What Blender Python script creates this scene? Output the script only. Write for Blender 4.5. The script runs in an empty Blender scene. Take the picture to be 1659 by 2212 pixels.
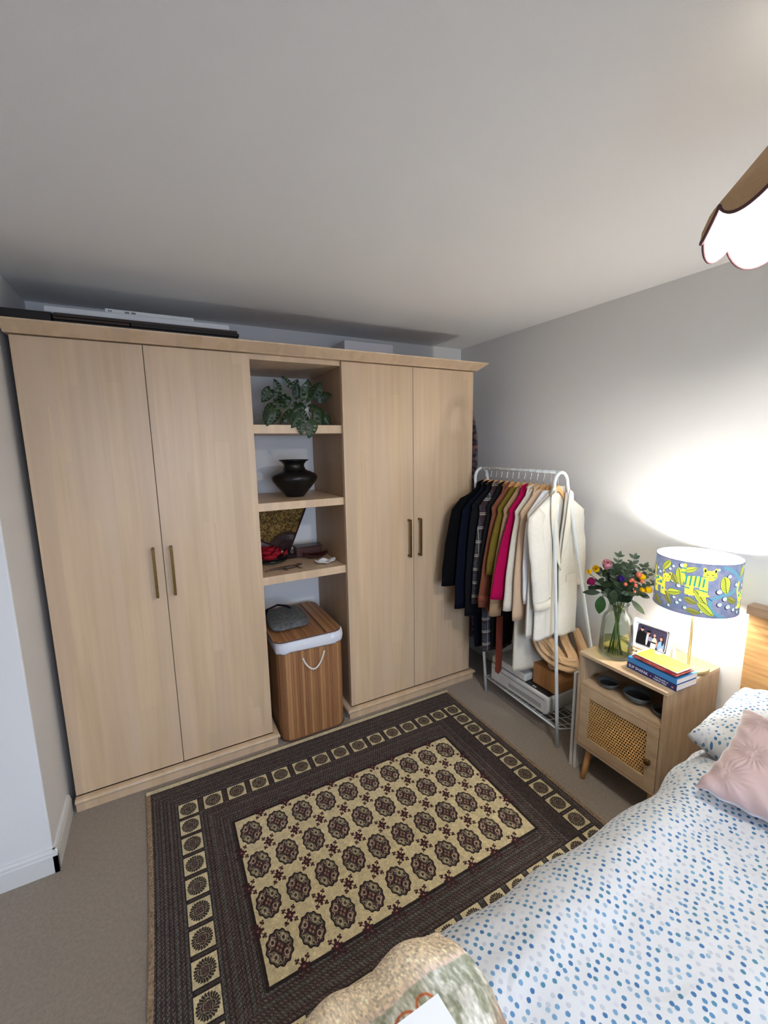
import bpy, bmesh, math, random
import numpy as np
from mathutils import Vector, Matrix, noise as mnoise

# ------------------------------------------------------------------ camera
scn = bpy.context.scene
CAM = Vector((0.47797, -2.24069, 1.67535))
yaw, pitch, roll = 0.4851, -0.1575, -0.0165
fw = Vector((math.sin(yaw)*math.cos(pitch), math.cos(yaw)*math.cos(pitch), math.sin(pitch)))
rt = Vector((math.cos(yaw), -math.sin(yaw), 0.0))
up = rt.cross(fw)
r2 = rt*math.cos(roll) + up*math.sin(roll)
u2 = -rt*math.sin(roll) + up*math.cos(roll)
cam_d = bpy.data.cameras.new('camera')
cam_d.sensor_fit = 'HORIZONTAL'
cam_d.sensor_width = 36.0
cam_d.lens = 36.0*916.16/1659.0
cam_d.clip_start = 0.02
cam = bpy.data.objects.new('camera', cam_d)
scn.collection.objects.link(cam)
m = Matrix((r2, u2, -fw)).transposed().to_4x4()
m.translation = CAM
cam.matrix_world = m
scn.camera = cam

# ------------------------------------------------------------------ world, daylight through the window behind the camera
world = bpy.data.worlds.new('world'); scn.world = world
world.use_nodes = True
wn = world.node_tree.nodes
wn['Background'].inputs[0].default_value = (0.52, 0.66, 1.0, 1)
wn['Background'].inputs[1].default_value = 0.3
def area(name, loc, rot, sx, sy, energy, col):
    d = bpy.data.lights.new(name, 'AREA'); d.shape = 'RECTANGLE'
    d.size = sx; d.size_y = sy; d.energy = energy; d.color = col
    o = bpy.data.objects.new(name, d); scn.collection.objects.link(o)
    o.location = loc; o.rotation_euler = rot
    return o
WIN_X, WIN_Z, WIN_W, WIN_H, WALL_F = 0.75, 1.45, 1.7, 1.25, -3.55
wl = area('window_daylight', (WIN_X, WALL_F-0.12, WIN_Z+.05), (math.radians(54), 0, 0), WIN_W-0.1, WIN_H-0.2, 30.0, (0.62, 0.75, 1.0))
wl.data.spread = math.radians(125)
scn.view_settings.view_transform = 'Standard'
scn.view_settings.look = 'None'
scn.view_settings.exposure = 0.42
scn.view_settings.gamma = 1.0
scn.view_settings.use_curve_mapping = False
PENDANT_W = 19.0
LAMP_W = 12.5

# ------------------------------------------------------------------ helpers
COL = scn.collection
PI = math.pi
def lin(c):
    return tuple(((v/255.0)/12.92 if v/255.0 <= 0.04045 else ((v/255.0+0.055)/1.055)**2.4) for v in c)
MATS = {}
def mat(name, rgb, rough=0.6, metal=0.0, var=0.0, vscale=8.0, vstretch=(1,1,1), bump=0.0, bscale=60.0, spec=0.5, rgb2=None, sheen=0.0):
    """procedural material; var mixes rgb with rgb2 (or a darker tone) by stretched noise"""
    if name in MATS: return MATS[name]
    mt = bpy.data.materials.new(name); mt.use_nodes = True
    nt = mt.node_tree; b = nt.nodes['Principled BSDF']
    b.inputs['Roughness'].default_value = rough
    b.inputs['Metallic'].default_value = metal
    b.inputs['Specular IOR Level'].default_value = spec
    if sheen: b.inputs['Sheen Weight'].default_value = sheen
    c = lin(rgb)
    b.inputs['Base Color'].default_value = (*c, 1)
    if var > 0 or bump > 0:
        tc = nt.nodes.new('ShaderNodeTexCoord')
    if var > 0:
        mp = nt.nodes.new('ShaderNodeMapping'); mp.inputs['Scale'].default_value = vstretch
        nz = nt.nodes.new('ShaderNodeTexNoise'); nz.inputs['Scale'].default_value = vscale
        nz.inputs['Detail'].default_value = 5
        rp = nt.nodes.new('ShaderNodeValToRGB')
        c2 = lin(rgb2) if rgb2 else tuple(x*(1-var) for x in c)
        rp.color_ramp.elements[0].position = 0.32; rp.color_ramp.elements[0].color = (*c2, 1)
        rp.color_ramp.elements[1].position = 0.68; rp.color_ramp.elements[1].color = (*c, 1)
        nt.links.new(tc.outputs['Object'], mp.inputs[0]); nt.links.new(mp.outputs[0], nz.inputs['Vector'])
        nt.links.new(nz.outputs['Fac'], rp.inputs[0]); nt.links.new(rp.outputs[0], b.inputs['Base Color'])
    if bump > 0:
        nb = nt.nodes.new('ShaderNodeTexNoise'); nb.inputs['Scale'].default_value = bscale; nb.inputs['Detail'].default_value = 3
        bp = nt.nodes.new('ShaderNodeBump'); bp.inputs['Strength'].default_value = bump; bp.inputs['Distance'].default_value = 0.004
        nt.links.new(tc.outputs['Object'], nb.inputs['Vector'])
        nt.links.new(nb.outputs['Fac'], bp.inputs['Height']); nt.links.new(bp.outputs[0], b.inputs['Normal'])
    MATS[name] = mt
    return mt
def img_from(name, arr):
    h, w = arr.shape[:2]
    im = bpy.data.images.new(name, w, h)
    px = np.ones((h, w, 4), np.float32); px[..., :3] = np.clip(arr, 0, 1)[::-1]
    im.pixels.foreach_set(px.ravel()); im.update(); im.pack()
    return im
def img_mat(name, arr, rough=0.7, bump=0.0, bscale=400, spec=0.3):
    mt = bpy.data.materials.new(name); mt.use_nodes = True
    nt = mt.node_tree; b = nt.nodes['Principled BSDF']
    b.inputs['Roughness'].default_value = rough; b.inputs['Specular IOR Level'].default_value = spec
    t = nt.nodes.new('ShaderNodeTexImage'); t.image = img_from(name, arr); t.interpolation = 'Linear'
    nt.links.new(t.outputs[0], b.inputs['Base Color'])
    if bump:
        tc = nt.nodes.new('ShaderNodeTexCoord')
        nb = nt.nodes.new('ShaderNodeTexNoise'); nb.inputs['Scale'].default_value = bscale
        bp = nt.nodes.new('ShaderNodeBump'); bp.inputs['Strength'].default_value = bump; bp.inputs['Distance'].default_value = 0.004
        nt.links.new(tc.outputs['Object'], nb.inputs['Vector'])
        nt.links.new(nb.outputs['Fac'], bp.inputs['Height']); nt.links.new(bp.outputs[0], b.inputs['Normal'])
    MATS[name] = mt
    return mt

class MB:
    def __init__(s): s.v = []; s.f = []; s.uv = {}
    def add(s, vs, fs):
        n = len(s.v); s.v += [tuple(v) for v in vs]; s.f += [tuple(i+n for i in f) for f in fs]; return s
    def box(s, a, b):
        x0, y0, z0 = a; x1, y1, z1 = b
        return s.add([(x0,y0,z0),(x1,y0,z0),(x1,y1,z0),(x0,y1,z0),(x0,y0,z1),(x1,y0,z1),(x1,y1,z1),(x0,y1,z1)],
                     [(0,3,2,1),(4,5,6,7),(0,1,5,4),(1,2,6,5),(2,3,7,6),(3,0,4,7)])
    def prism(s, pts, ax, a, b):
        """extrude 2-D outline pts along axis ax from a to b"""
        def mk(p, t):
            return {'x': (t, p[0], p[1]), 'y': (p[0], t, p[1]), 'z': (p[0], p[1], t)}[ax]
        n = len(pts)
        vs = [mk(p, a) for p in pts] + [mk(p, b) for p in pts]
        return s.add(vs, [tuple(range(n)), tuple(range(2*n-1, n-1, -1))] + [(i, i+n, (i+1) % n+n, (i+1) % n) for i in range(n)])
    def tube(s, path, r, n=8, ry=None, upv=(0,0,1), cap=True, close=False):
        P = [Vector(p) for p in path]; k = len(P)
        rs = r if isinstance(r, (list, tuple)) else [r]*k
        rys = ry if isinstance(ry, (list, tuple)) else ([ry]*k if ry is not None else rs)
        base = len(s.v); U = None
        for i, p in enumerate(P):
            if close: t = P[(i+1) % k]-P[i-1]
            else: t = P[min(i+1, k-1)]-P[max(i-1, 0)]
            t.normalize()
            if U is None:
                ref = Vector(upv)
                if abs(ref.dot(t)) > 0.95: ref = Vector((1, 0, 0))
                U = (ref - t*ref.dot(t)).normalized()
            else:
                U = (U - t*U.dot(t)).normalized()
            V = t.cross(U)
            for j in range(n):
                a = 2*PI*j/n
                s.v.append(tuple(p + U*(math.cos(a)*rs[i]) + V*(math.sin(a)*rys[i])))
        for i in range(k if close else k-1):
            for j in range(n):
                a = base+i*n; b2 = base+((i+1) % k)*n
                s.f.append((a+j, a+(j+1) % n, b2+(j+1) % n, b2+j))
        if cap and not close:
            s.f.append(tuple(base+j for j in range(n-1, -1, -1)))
            s.f.append(tuple(base+(k-1)*n+j for j in range(n)))
        return s
    def lathe(s, prof, c, n=32, sx=1, sy=1, cap=False):
        base = len(s.v); k = len(prof)
        for (r, z) in prof:
            for j in range(n):
                a = 2*PI*j/n
                s.v.append((c[0]+r*sx*math.cos(a), c[1]+r*sy*math.sin(a), c[2]+z))
        for i in range(k-1):
            for j in range(n):
                s.f.append((base+i*n+j, base+i*n+(j+1) % n, base+(i+1)*n+(j+1) % n, base+(i+1)*n+j))
        if cap:
            s.f.append(tuple(base+j for j in range(n-1, -1, -1)))
            s.f.append(tuple(base+(k-1)*n+j for j in range(n)))
        return s
    def grid(s, fn, nu, nv, uvfn=None, closeu=False):
        base = len(s.v)
        for i in range(nu+1):
            for j in range(nv+1):
                s.v.append(tuple(fn(i/nu, j/nv)))
        for i in range(nu):
            for j in range(nv):
                a = base+i*(nv+1)+j
                f = (a, a+nv+1, a+nv+2, a+1)
                if uvfn:
                    s.uv[len(s.f)] = [uvfn(i/nu, j/nv), uvfn((i+1)/nu, j/nv), uvfn((i+1)/nu, (j+1)/nv), uvfn(i/nu, (j+1)/nv)]
                s.f.append(f)
        return s
    def sphere(s, c, r, n=12, k=8, sc=(1,1,1)):
        base = len(s.v)
        for i in range(k+1):
            a = PI*i/k
            for j in range(n):
                b = 2*PI*j/n
                s.v.append((c[0]+r*sc[0]*math.sin(a)*math.cos(b), c[1]+r*sc[1]*math.sin(a)*math.sin(b), c[2]+r*sc[2]*math.cos(a)))
        for i in range(k):
            for j in range(n):
                s.f.append((base+i*n+j, base+(i+1)*n+j, base+(i+1)*n+(j+1) % n, base+i*n+(j+1) % n))
        return s

def build(name, mb, mt, parent=None, base=None, smooth=False, bevel=0.0, solid=0.0, subsurf=0, bseg=2, weld=False, flip=False):
    """link mb as one mesh object. mb is in world coordinates; base = origin for a top-level mesh"""
    root = parent
    while root is not None and root.parent is not None: root = root.parent
    off = Vector(root.location) if root is not None else Vector(base or (0, 0, 0))
    me = bpy.data.meshes.new(name)
    me.from_pydata([tuple(Vector(v)-off) for v in mb.v], [], mb.f)
    if mb.uv:
        ul = me.uv_layers.new(name='UVMap')
        for p in me.polygons:
            q = mb.uv.get(p.index)
            if q:
                for li, uv in zip(p.loop_indices, q): ul.data[li].uv = uv
    bm = bmesh.new(); bm.from_mesh(me)
    if weld: bmesh.ops.remove_doubles(bm, verts=bm.verts, dist=1e-5)
    if not mb.uv: bmesh.ops.recalc_face_normals(bm, faces=bm.faces)
    if flip: bmesh.ops.reverse_faces(bm, faces=bm.faces)
    bm.to_mesh(me); bm.free()
    me.update()
    if smooth:
        for p in me.polygons: p.use_smooth = True
    me.materials.append(mt)
    o = bpy.data.objects.new(name, me); COL.objects.link(o)
    if parent is not None: o.parent = parent
    else: o.location = off
    if bevel:
        b = o.modifiers.new('bevel', 'BEVEL'); b.width = bevel; b.segments = bseg; b.limit_method = 'ANGLE'; b.angle_limit = 0.6
    if solid:
        b = o.modifiers.new('solid', 'SOLIDIFY'); b.thickness = solid; b.offset = 0
    if subsurf:
        b = o.modifiers.new('sub', 'SUBSURF'); b.levels = subsurf; b.render_levels = subsurf
    if smooth and bevel:
        try:
            me.set_sharp_from_angle(angle=0.7)
        except Exception: pass
    return o
def tag(o, label, cat, group=None):
    o['label'] = label; o['category'] = cat
    if group: o['group'] = group
    return o
def thing(name, label, cat, loc=(0, 0, 0), group=None):
    o = bpy.data.objects.new(name, None); COL.objects.link(o); o.empty_display_size = 0.05
    o.location = loc
    return tag(o, label, cat, group)
def struct(name, mb, mt, **k):
    o = build(name, mb, mt, **k); o['kind'] = 'structure'; return o
def lerp(a, b, t): return a+(b-a)*t
def nz(x, y=0.0, z=0.0): return mnoise.noise(Vector((x, y, z)))

# ------------------------------------------------------------------ room
CEIL = 2.40; XR = 2.6456; YB = 0.5365; XL = -0.030; XL2 = -1.0
M_wall = mat('wall_paint', (229, 227, 223), 0.85, bump=0.08, bscale=220)
M_ceil = mat('ceiling_paint', (230, 228, 225), 0.9, bump=0.12, bscale=180)
M_trim = mat('trim_gloss_white', (222, 220, 214), 0.35)
M_carpet = mat('carpet', (158, 142, 123), 0.95, var=0.22, vscale=90, bump=1.0, bscale=420, sheen=0.3)
def carpet_ribs(mt):
    nt = mt.node_tree; b = nt.nodes['Principled BSDF']
    tc = nt.nodes.new('ShaderNodeTexCoord')
    wv = nt.nodes.new('ShaderNodeTexNoise'); wv.inputs['Scale'].default_value = 1.0; wv.inputs['Detail'].default_value = 2
    mp = nt.nodes.new('ShaderNodeMapping'); mp.inputs['Scale'].default_value = (190, 60, 60)
    nt.links.new(tc.outputs['Object'], mp.inputs[0]); nt.links.new(mp.outputs[0], wv.inputs['Vector'])
    bp = nt.nodes.new('ShaderNodeBump'); bp.inputs['Strength'].default_value = 0.3; bp.inputs['Distance'].default_value = 0.004
    nt.links.new(wv.outputs['Fac'], bp.inputs['Height'])
    old = b.inputs['Normal'].links[0].from_node
    nt.links.new(old.outputs[0], bp.inputs['Normal']); nt.links.new(bp.outputs[0], b.inputs['Normal'])
carpet_ribs(M_carpet)
struct('floor', MB().box((XL2-.1, WALL_F-.1, -.1), (XR+.1, YB+.1, 0)), M_carpet)
struct('ceiling', MB().box((XL2-.1, WALL_F-.1, CEIL), (XR+.1, YB+.1, CEIL+.1)), M_ceil)
struct('wall_back', MB().box((XL-.1, YB, 0), (XR+.1, YB+.1, CEIL)), M_wall)
struct('wall_right', MB().box((XR, WALL_F-.1, 0), (XR+.1, YB, CEIL)), M_wall)
struct('wall_left', MB().box((XL2, -.31, 0), (XL, YB+.1, CEIL)), M_wall, bevel=.006)
struct('wall_left_far', MB().box((XL2-.1, WALL_F-.1, 0), (XL2, -.31, CEIL)), M_wall)
wx0, wx1, wz0, wz1 = WIN_X-WIN_W/2, WIN_X+WIN_W/2, WIN_Z-WIN_H/2, WIN_Z+WIN_H/2
wf = MB()
wf.box((XL2, WALL_F-.1, 0), (wx0, WALL_F, CEIL)); wf.box((wx1, WALL_F-.1, 0), (XR, WALL_F, CEIL))
wf.box((wx0, WALL_F-.1, 0), (wx1, WALL_F, wz0)); wf.box((wx0, WALL_F-.1, wz1), (wx1, WALL_F, CEIL))
struct('wall_front', wf, M_wall)
fr = MB()
for (a, b) in (((wx0, wz0), (wx1, wz0+.05)), ((wx0, wz1-.05), (wx1, wz1)), ((wx0, wz0), (wx0+.05, wz1)), ((wx1-.05, wz0), (wx1, wz1)), ((WIN_X-.025, wz0), (WIN_X+.025, wz1))):
    fr.box((a[0], WALL_F-.07, a[1]), (b[0], WALL_F-.02, b[1]))
struct('window_1', fr, M_trim, bevel=.004)
# skirting boards
def skirt(name, a, b, nrm):
    """moulded board from a to b on floor, face normal nrm"""
    prof = [(0, 0), (.016, 0), (.016, .075), (.013, .083), (.013, .09), (.008, .1), (0, .1)]
    a = Vector((*a, 0)); b = Vector((*b, 0)); n = Vector((*nrm, 0))
    vs = [a+n*p[0]+Vector((0, 0, p[1])) for p in prof] + [b+n*p[0]+Vector((0, 0, p[1])) for p in prof]
    k = len(prof)
    mb = MB().add(vs, [tuple(range(k)), tuple(range(2*k-1, k-1, -1))]+[(i, i+k, (i+1) % k+k, (i+1) % k) for i in range(k)])
    return struct(name, mb, M_trim)
skirt('baseboard_left', (XL, -.012), (XL, -.326), (1, 0))
skirt('baseboard_left_return', (XL2, -.31), (XL+.016, -.31), (0, -1))
skirt('baseboard_right', (XR, YB), (XR, WALL_F), (-1, 0))
skirt('baseboard_back', (2.36, YB), (XR, YB), (0, -1))
skirt('baseboard_back_bay', (.94, YB), (1.38, YB), (0, -1))

# ------------------------------------------------------------------ wardrobes
def maple(name, base=(213, 185, 149), dark=(197, 168, 133), pink=(208, 180, 151), strip=7.5):
    mt = bpy.data.materials.new(name); mt.use_nodes = True
    nt = mt.node_tree; N = nt.nodes; L = nt.links; b = N['Principled BSDF']
    b.inputs['Roughness'].default_value = 0.42
    tc = N.new('ShaderNodeTexCoord'); mp = N.new('ShaderNodeMapping'); mp.inputs['Scale'].default_value = (1, 1, .045)
    L.new(tc.outputs['Object'], mp.inputs[0])
    n1 = N.new('ShaderNodeTexNoise'); n1.inputs['Scale'].default_value = 26; n1.inputs['Detail'].default_value = 6
    L.new(mp.outputs[0], n1.inputs['Vector'])
    # plank-matched strips: cellular noise on x with long cells in z
    mp2 = N.new('ShaderNodeMapping'); mp2.inputs['Scale'].default_value = (strip*1.6, .001, .55)
    L.new(tc.outputs['Object'], mp2.inputs[0])
    vo = N.new('ShaderNodeTexVoronoi'); vo.distance = 'CHEBYCHEV'; vo.inputs['Scale'].default_value = 1.0; vo.inputs['Randomness'].default_value = .85
    L.new(mp2.outputs[0], vo.inputs['Vector'])
    r1 = N.new('ShaderNodeValToRGB')
    r1.color_ramp.elements[0].position = .3; r1.color_ramp.elements[0].color = (*lin(dark), 1)
    r1.color_ramp.elements[1].position = .62; r1.color_ramp.elements[1].color = (*lin(base), 1)
    L.new(n1.outputs['Fac'], r1.inputs[0])
    sp = N.new('ShaderNodeSeparateColor'); L.new(vo.outputs['Color'], sp.inputs[0])
    mx = N.new('ShaderNodeMix'); mx.data_type = 'RGBA'; mx.inputs['B'].default_value = (*lin(pink), 1)
    mf = N.new('ShaderNodeMath'); mf.operation = 'MULTIPLY'; mf.inputs[1].default_value = .75
    L.new(sp.outputs[0], mf.inputs[0]); L.new(mf.outputs[0], mx.inputs['Factor']); L.new(r1.outputs[0], mx.inputs['A'])
    hs = N.new('ShaderNodeHueSaturation')
    mr = N.new('ShaderNodeMapRange'); mr.inputs['To Min'].default_value = .93; mr.inputs['To Max'].default_value = 1.06
    L.new(sp.outputs[1], mr.inputs['Value']); L.new(mr.outputs[0], hs.inputs['Value']); L.new(mx.outputs['Result'], hs.inputs['Color'])
    L.new(hs.outputs[0], b.inputs['Base Color'])
    MATS[name] = mt; return mt
M_maple = maple('maple_veneer')
M_maple_in = mat('maple_inner', (176, 143, 108), .5, var=.12, vscale=20, vstretch=(1, 1, .05))
M_brass = mat('antique_brass', (122, 94, 48), .38, .85, var=.2, vscale=40)
W = 0.4613; G = 0.4852; ZB = .0663; ZT = 2.133; DT = .018
X = [0, W, 2*W, 2*W+G, 3*W+G, 4*W+G]
def handle(door, x):
    z0, z1 = .973, 1.214
    mb = MB()
    mb.box((x-.006, -.036, z0), (x+.006, -.026, z1)); mb.box((x-.006, -.0265, z1-.012), (x+.006, 0, z1)); mb.box((x-.006, -.0265, z0), (x+.006, 0, z0+.012))
    return build('handle', mb, M_brass, door, bevel=.0015)
def plinth_mb(xa, xb, ends):
    """moulded plinth: board with rounded bead on top; ends = which ends return to the wall"""
    prof = [(0, 0), (-.020, 0), (-.020, .040), (-.026, .042), (-.032, .048), (-.033, .055), (-.030, .062), (-.022, .0655), (0, .0655)]
    mb = MB(); k = len(prof)
    rows = []
    eL, eR = ends
    if eL: rows.append([(xa+p[0], .50, p[1]) for p in prof])
    rows.append([((xa+p[0]) if eL else xa, p[0], p[1]) for p in prof])
    rows.append([((xb-p[0]) if eR else xb, p[0], p[1]) for p in prof])
    if eR: rows.append([(xb-p[0], .50, p[1]) for p in prof])
    n0 = 0
    vs = [v for r in rows for v in r]
    fs = [tuple(range(k)), tuple(range(len(vs)-1, len(vs)-k-1, -1))]
    for i in range(len(rows)-1):
        for j in range(k):
            fs.append((i*k+j, (i+1)*k+j, (i+1)*k+(j+1) % k, i*k+(j+1) % k))
    return mb.add(vs, fs)
def wardrobe(i0, label, ends, dlabels):
    xa, xb = X[i0], X[i0+2]
    t = thing('wardrobe', label, 'wardrobe', (xa, .27, 0), 'built-in maple wardrobes')
    c = MB(); T = .016; yb = YB-.003
    c.box((xa, DT+.002, ZB), (xa+T, yb, ZT)); c.box((xb-T, DT+.002, ZB), (xb, yb, ZT))
    c.box((xa+T, DT+.002, ZT-T), (xb-T, yb, ZT)); c.box((xa+T, DT+.002, ZB), (xb-T, yb, ZB+T)); c.box((xa+T, yb-.006, ZB+T), (xb-T, yb, ZT-T))
    c.box(((xa+xb)/2-T/2, DT+.002, ZB+T), ((xa+xb)/2+T/2, yb-.006, ZT-T))
    build('carcass', c, M_maple_in, t)
    for k in range(2):
        x0, x1 = X[i0+k], X[i0+k+1]
        d = build('door', MB().box((x0+.0015, 0, ZB+.004), (x1-.0015, DT, ZT-.004)), M_maple, t, bevel=.0012)
        handle(d, x1-.040 if k == 0 else x0+.036)
    pl = plinth_mb(xa+(.0 if ends[0] else 0), xb, ends)
    build('plinth', pl, M_maple, t)
    return t
wardrobe(0, 'left maple double wardrobe with plain doors and brass bar handles', (False, True), None)
wardrobe(3, 'right maple double wardrobe beside the clothes rack', (True, True), None)
# open shelves between the wardrobes
sh = thing('open_shelf_unit', 'open maple shelf bay between the two double wardrobes', 'shelves', (X[2]+G/2, .27, 0))
xa, xb = X[2]+.0005, X[3]-.0005
build('top_panel', MB().box((xa, .012, 2.106), (xb, YB-.003, 2.132)), M_maple, sh, bevel=.001)
for zt, zb in ((1.787, 1.742), (1.379, 1.336), (.975, .930)):
    build('shelf', MB().box((xa, .020, zb), (xb, YB-.003, zt)), M_maple, sh, bevel=.001)
# cornice with a mitred return on the right
prof = [(.060, 2.1333), (-.018, 2.1333), (-.022, 2.138), (-.066, 2.172), (-.068, 2.178), (-.010, 2.178), (-.010, 2.1342), (.060, 2.1340)]
mb = MB(); k = len(prof)
rows = [[(-.012, p[0], p[1]) for p in prof], [(X[5]-p[0], p[0], p[1]) for p in prof], [(X[5]-p[0], YB-.01, p[1]) for p in prof]]
vs = [v for r in rows for v in r]; fs = [tuple(range(k)), tuple(range(3*k-1, 2*k-1, -1))]
for i in range(2):
    for j in range(k): fs.append((i*k+j, (i+1)*k+j, (i+1)*k+(j+1) % k, i*k+(j+1) % k))
tag(build('cornice', mb.add(vs, fs), M_maple, base=(1.16, 0, 2.134)), 'maple cornice running along the top of the wardrobes with mitred right end', 'cornice')

# ---- things on top of the wardrobes
M_black = mat('black_lacquer', (34, 26, 20), .6, var=.3, vscale=14, vstretch=(.2, 1, 6))
M_whiteb = mat('white_board', (226, 226, 224), .55)
M_card = mat('cardboard', (176, 124, 72), .8, var=.12, vscale=12, bump=.2)
ZS = 2.1345
t = thing('stacked_bed_boards', 'long dark brown boards piled on the left wardrobe top under the white panels', 'boards', (.42, .2, ZS))
M_black2 = mat('dark_walnut_edge', (66, 48, 34), .6, var=.4, vscale=20, vstretch=(.2, 1, 6))
for k, (x0, x1, y0, y1, z0, z1) in enumerate(((0.0, .868, .03, .34, ZS, ZS+.034), (.0, .44, .035, .35, ZS+.036, ZS+.062), (.445, .87, .035, .35, ZS+.036, ZS+.062), (-.026, .14, .040, .36, ZS+.064, ZS+.104), (.145, .876, .046, .36, ZS+.064, ZS+.078), (.145, .42, .040, .36, ZS+.0785, ZS+.090), (.424, .888, .043, .36, ZS+.0785, ZS+.094), (.150, .882, .052, .36, ZS+.0945, ZS+.108))):
    build('board', MB().box((x0, y0, z0), (x1, y1, z1)), M_black2 if k in (5, 7) else M_black, t, bevel=.003)
tag(build('display_board', MB().box((.112, .07, ZS+.110), (.85, .40, ZS+.137)), M_whiteb, base=(.48, .23, ZS+.11), bevel=.006), 'long white panel lying on the dark boards above the left wardrobe', 'panel')
t = thing('flat_white_box', 'flat white printed box topmost on the pile above the left wardrobe', 'box', (.5, .2, ZS+.138))
build('box_body', MB().box((.33, .09, ZS+.1375), (.69, .40, ZS+.156)), M_whiteb, t, bevel=.002)
lab = MB()
for x in (.342, .35, .405, .43): lab.box((x, .0893, ZS+.143), (x+(.005 if x < .4 else .018), .0903, ZS+.150))
lab_o = build('printed_mark', lab, mat('print_grey', (120, 120, 122), .7), t); lab_o['kind'] = 'stuff'
t = thing('flattened_cardboard', 'flattened brown cardboard lying above the shelf bay', 'cardboard', (1.1, .2, ZS))
build('sheet', MB().box((.80, .02, ZS+.028), (1.24, .34, ZS+.060)), M_card, t, bevel=.002)
build('sheet', MB().box((.89, .0, ZS), (1.33, .33, ZS+.026)), M_card, t, bevel=.002)
build('folded_edge', MB().box((1.245, .02, ZS+.028), (1.335, .30, ZS+.050)), mat('cardboard_dark', (120, 84, 48), .8, var=.3, vscale=60), t, bevel=.003)
tag(build('white_storage_box', MB().box((1.535, .24, ZS), (1.872, .50, ZS+.168)), mat('lilac_white_card', (222, 219, 222), .6), base=(1.7, .37, ZS), bevel=.003), 'white cardboard box standing on top of the right wardrobe', 'box')

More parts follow.
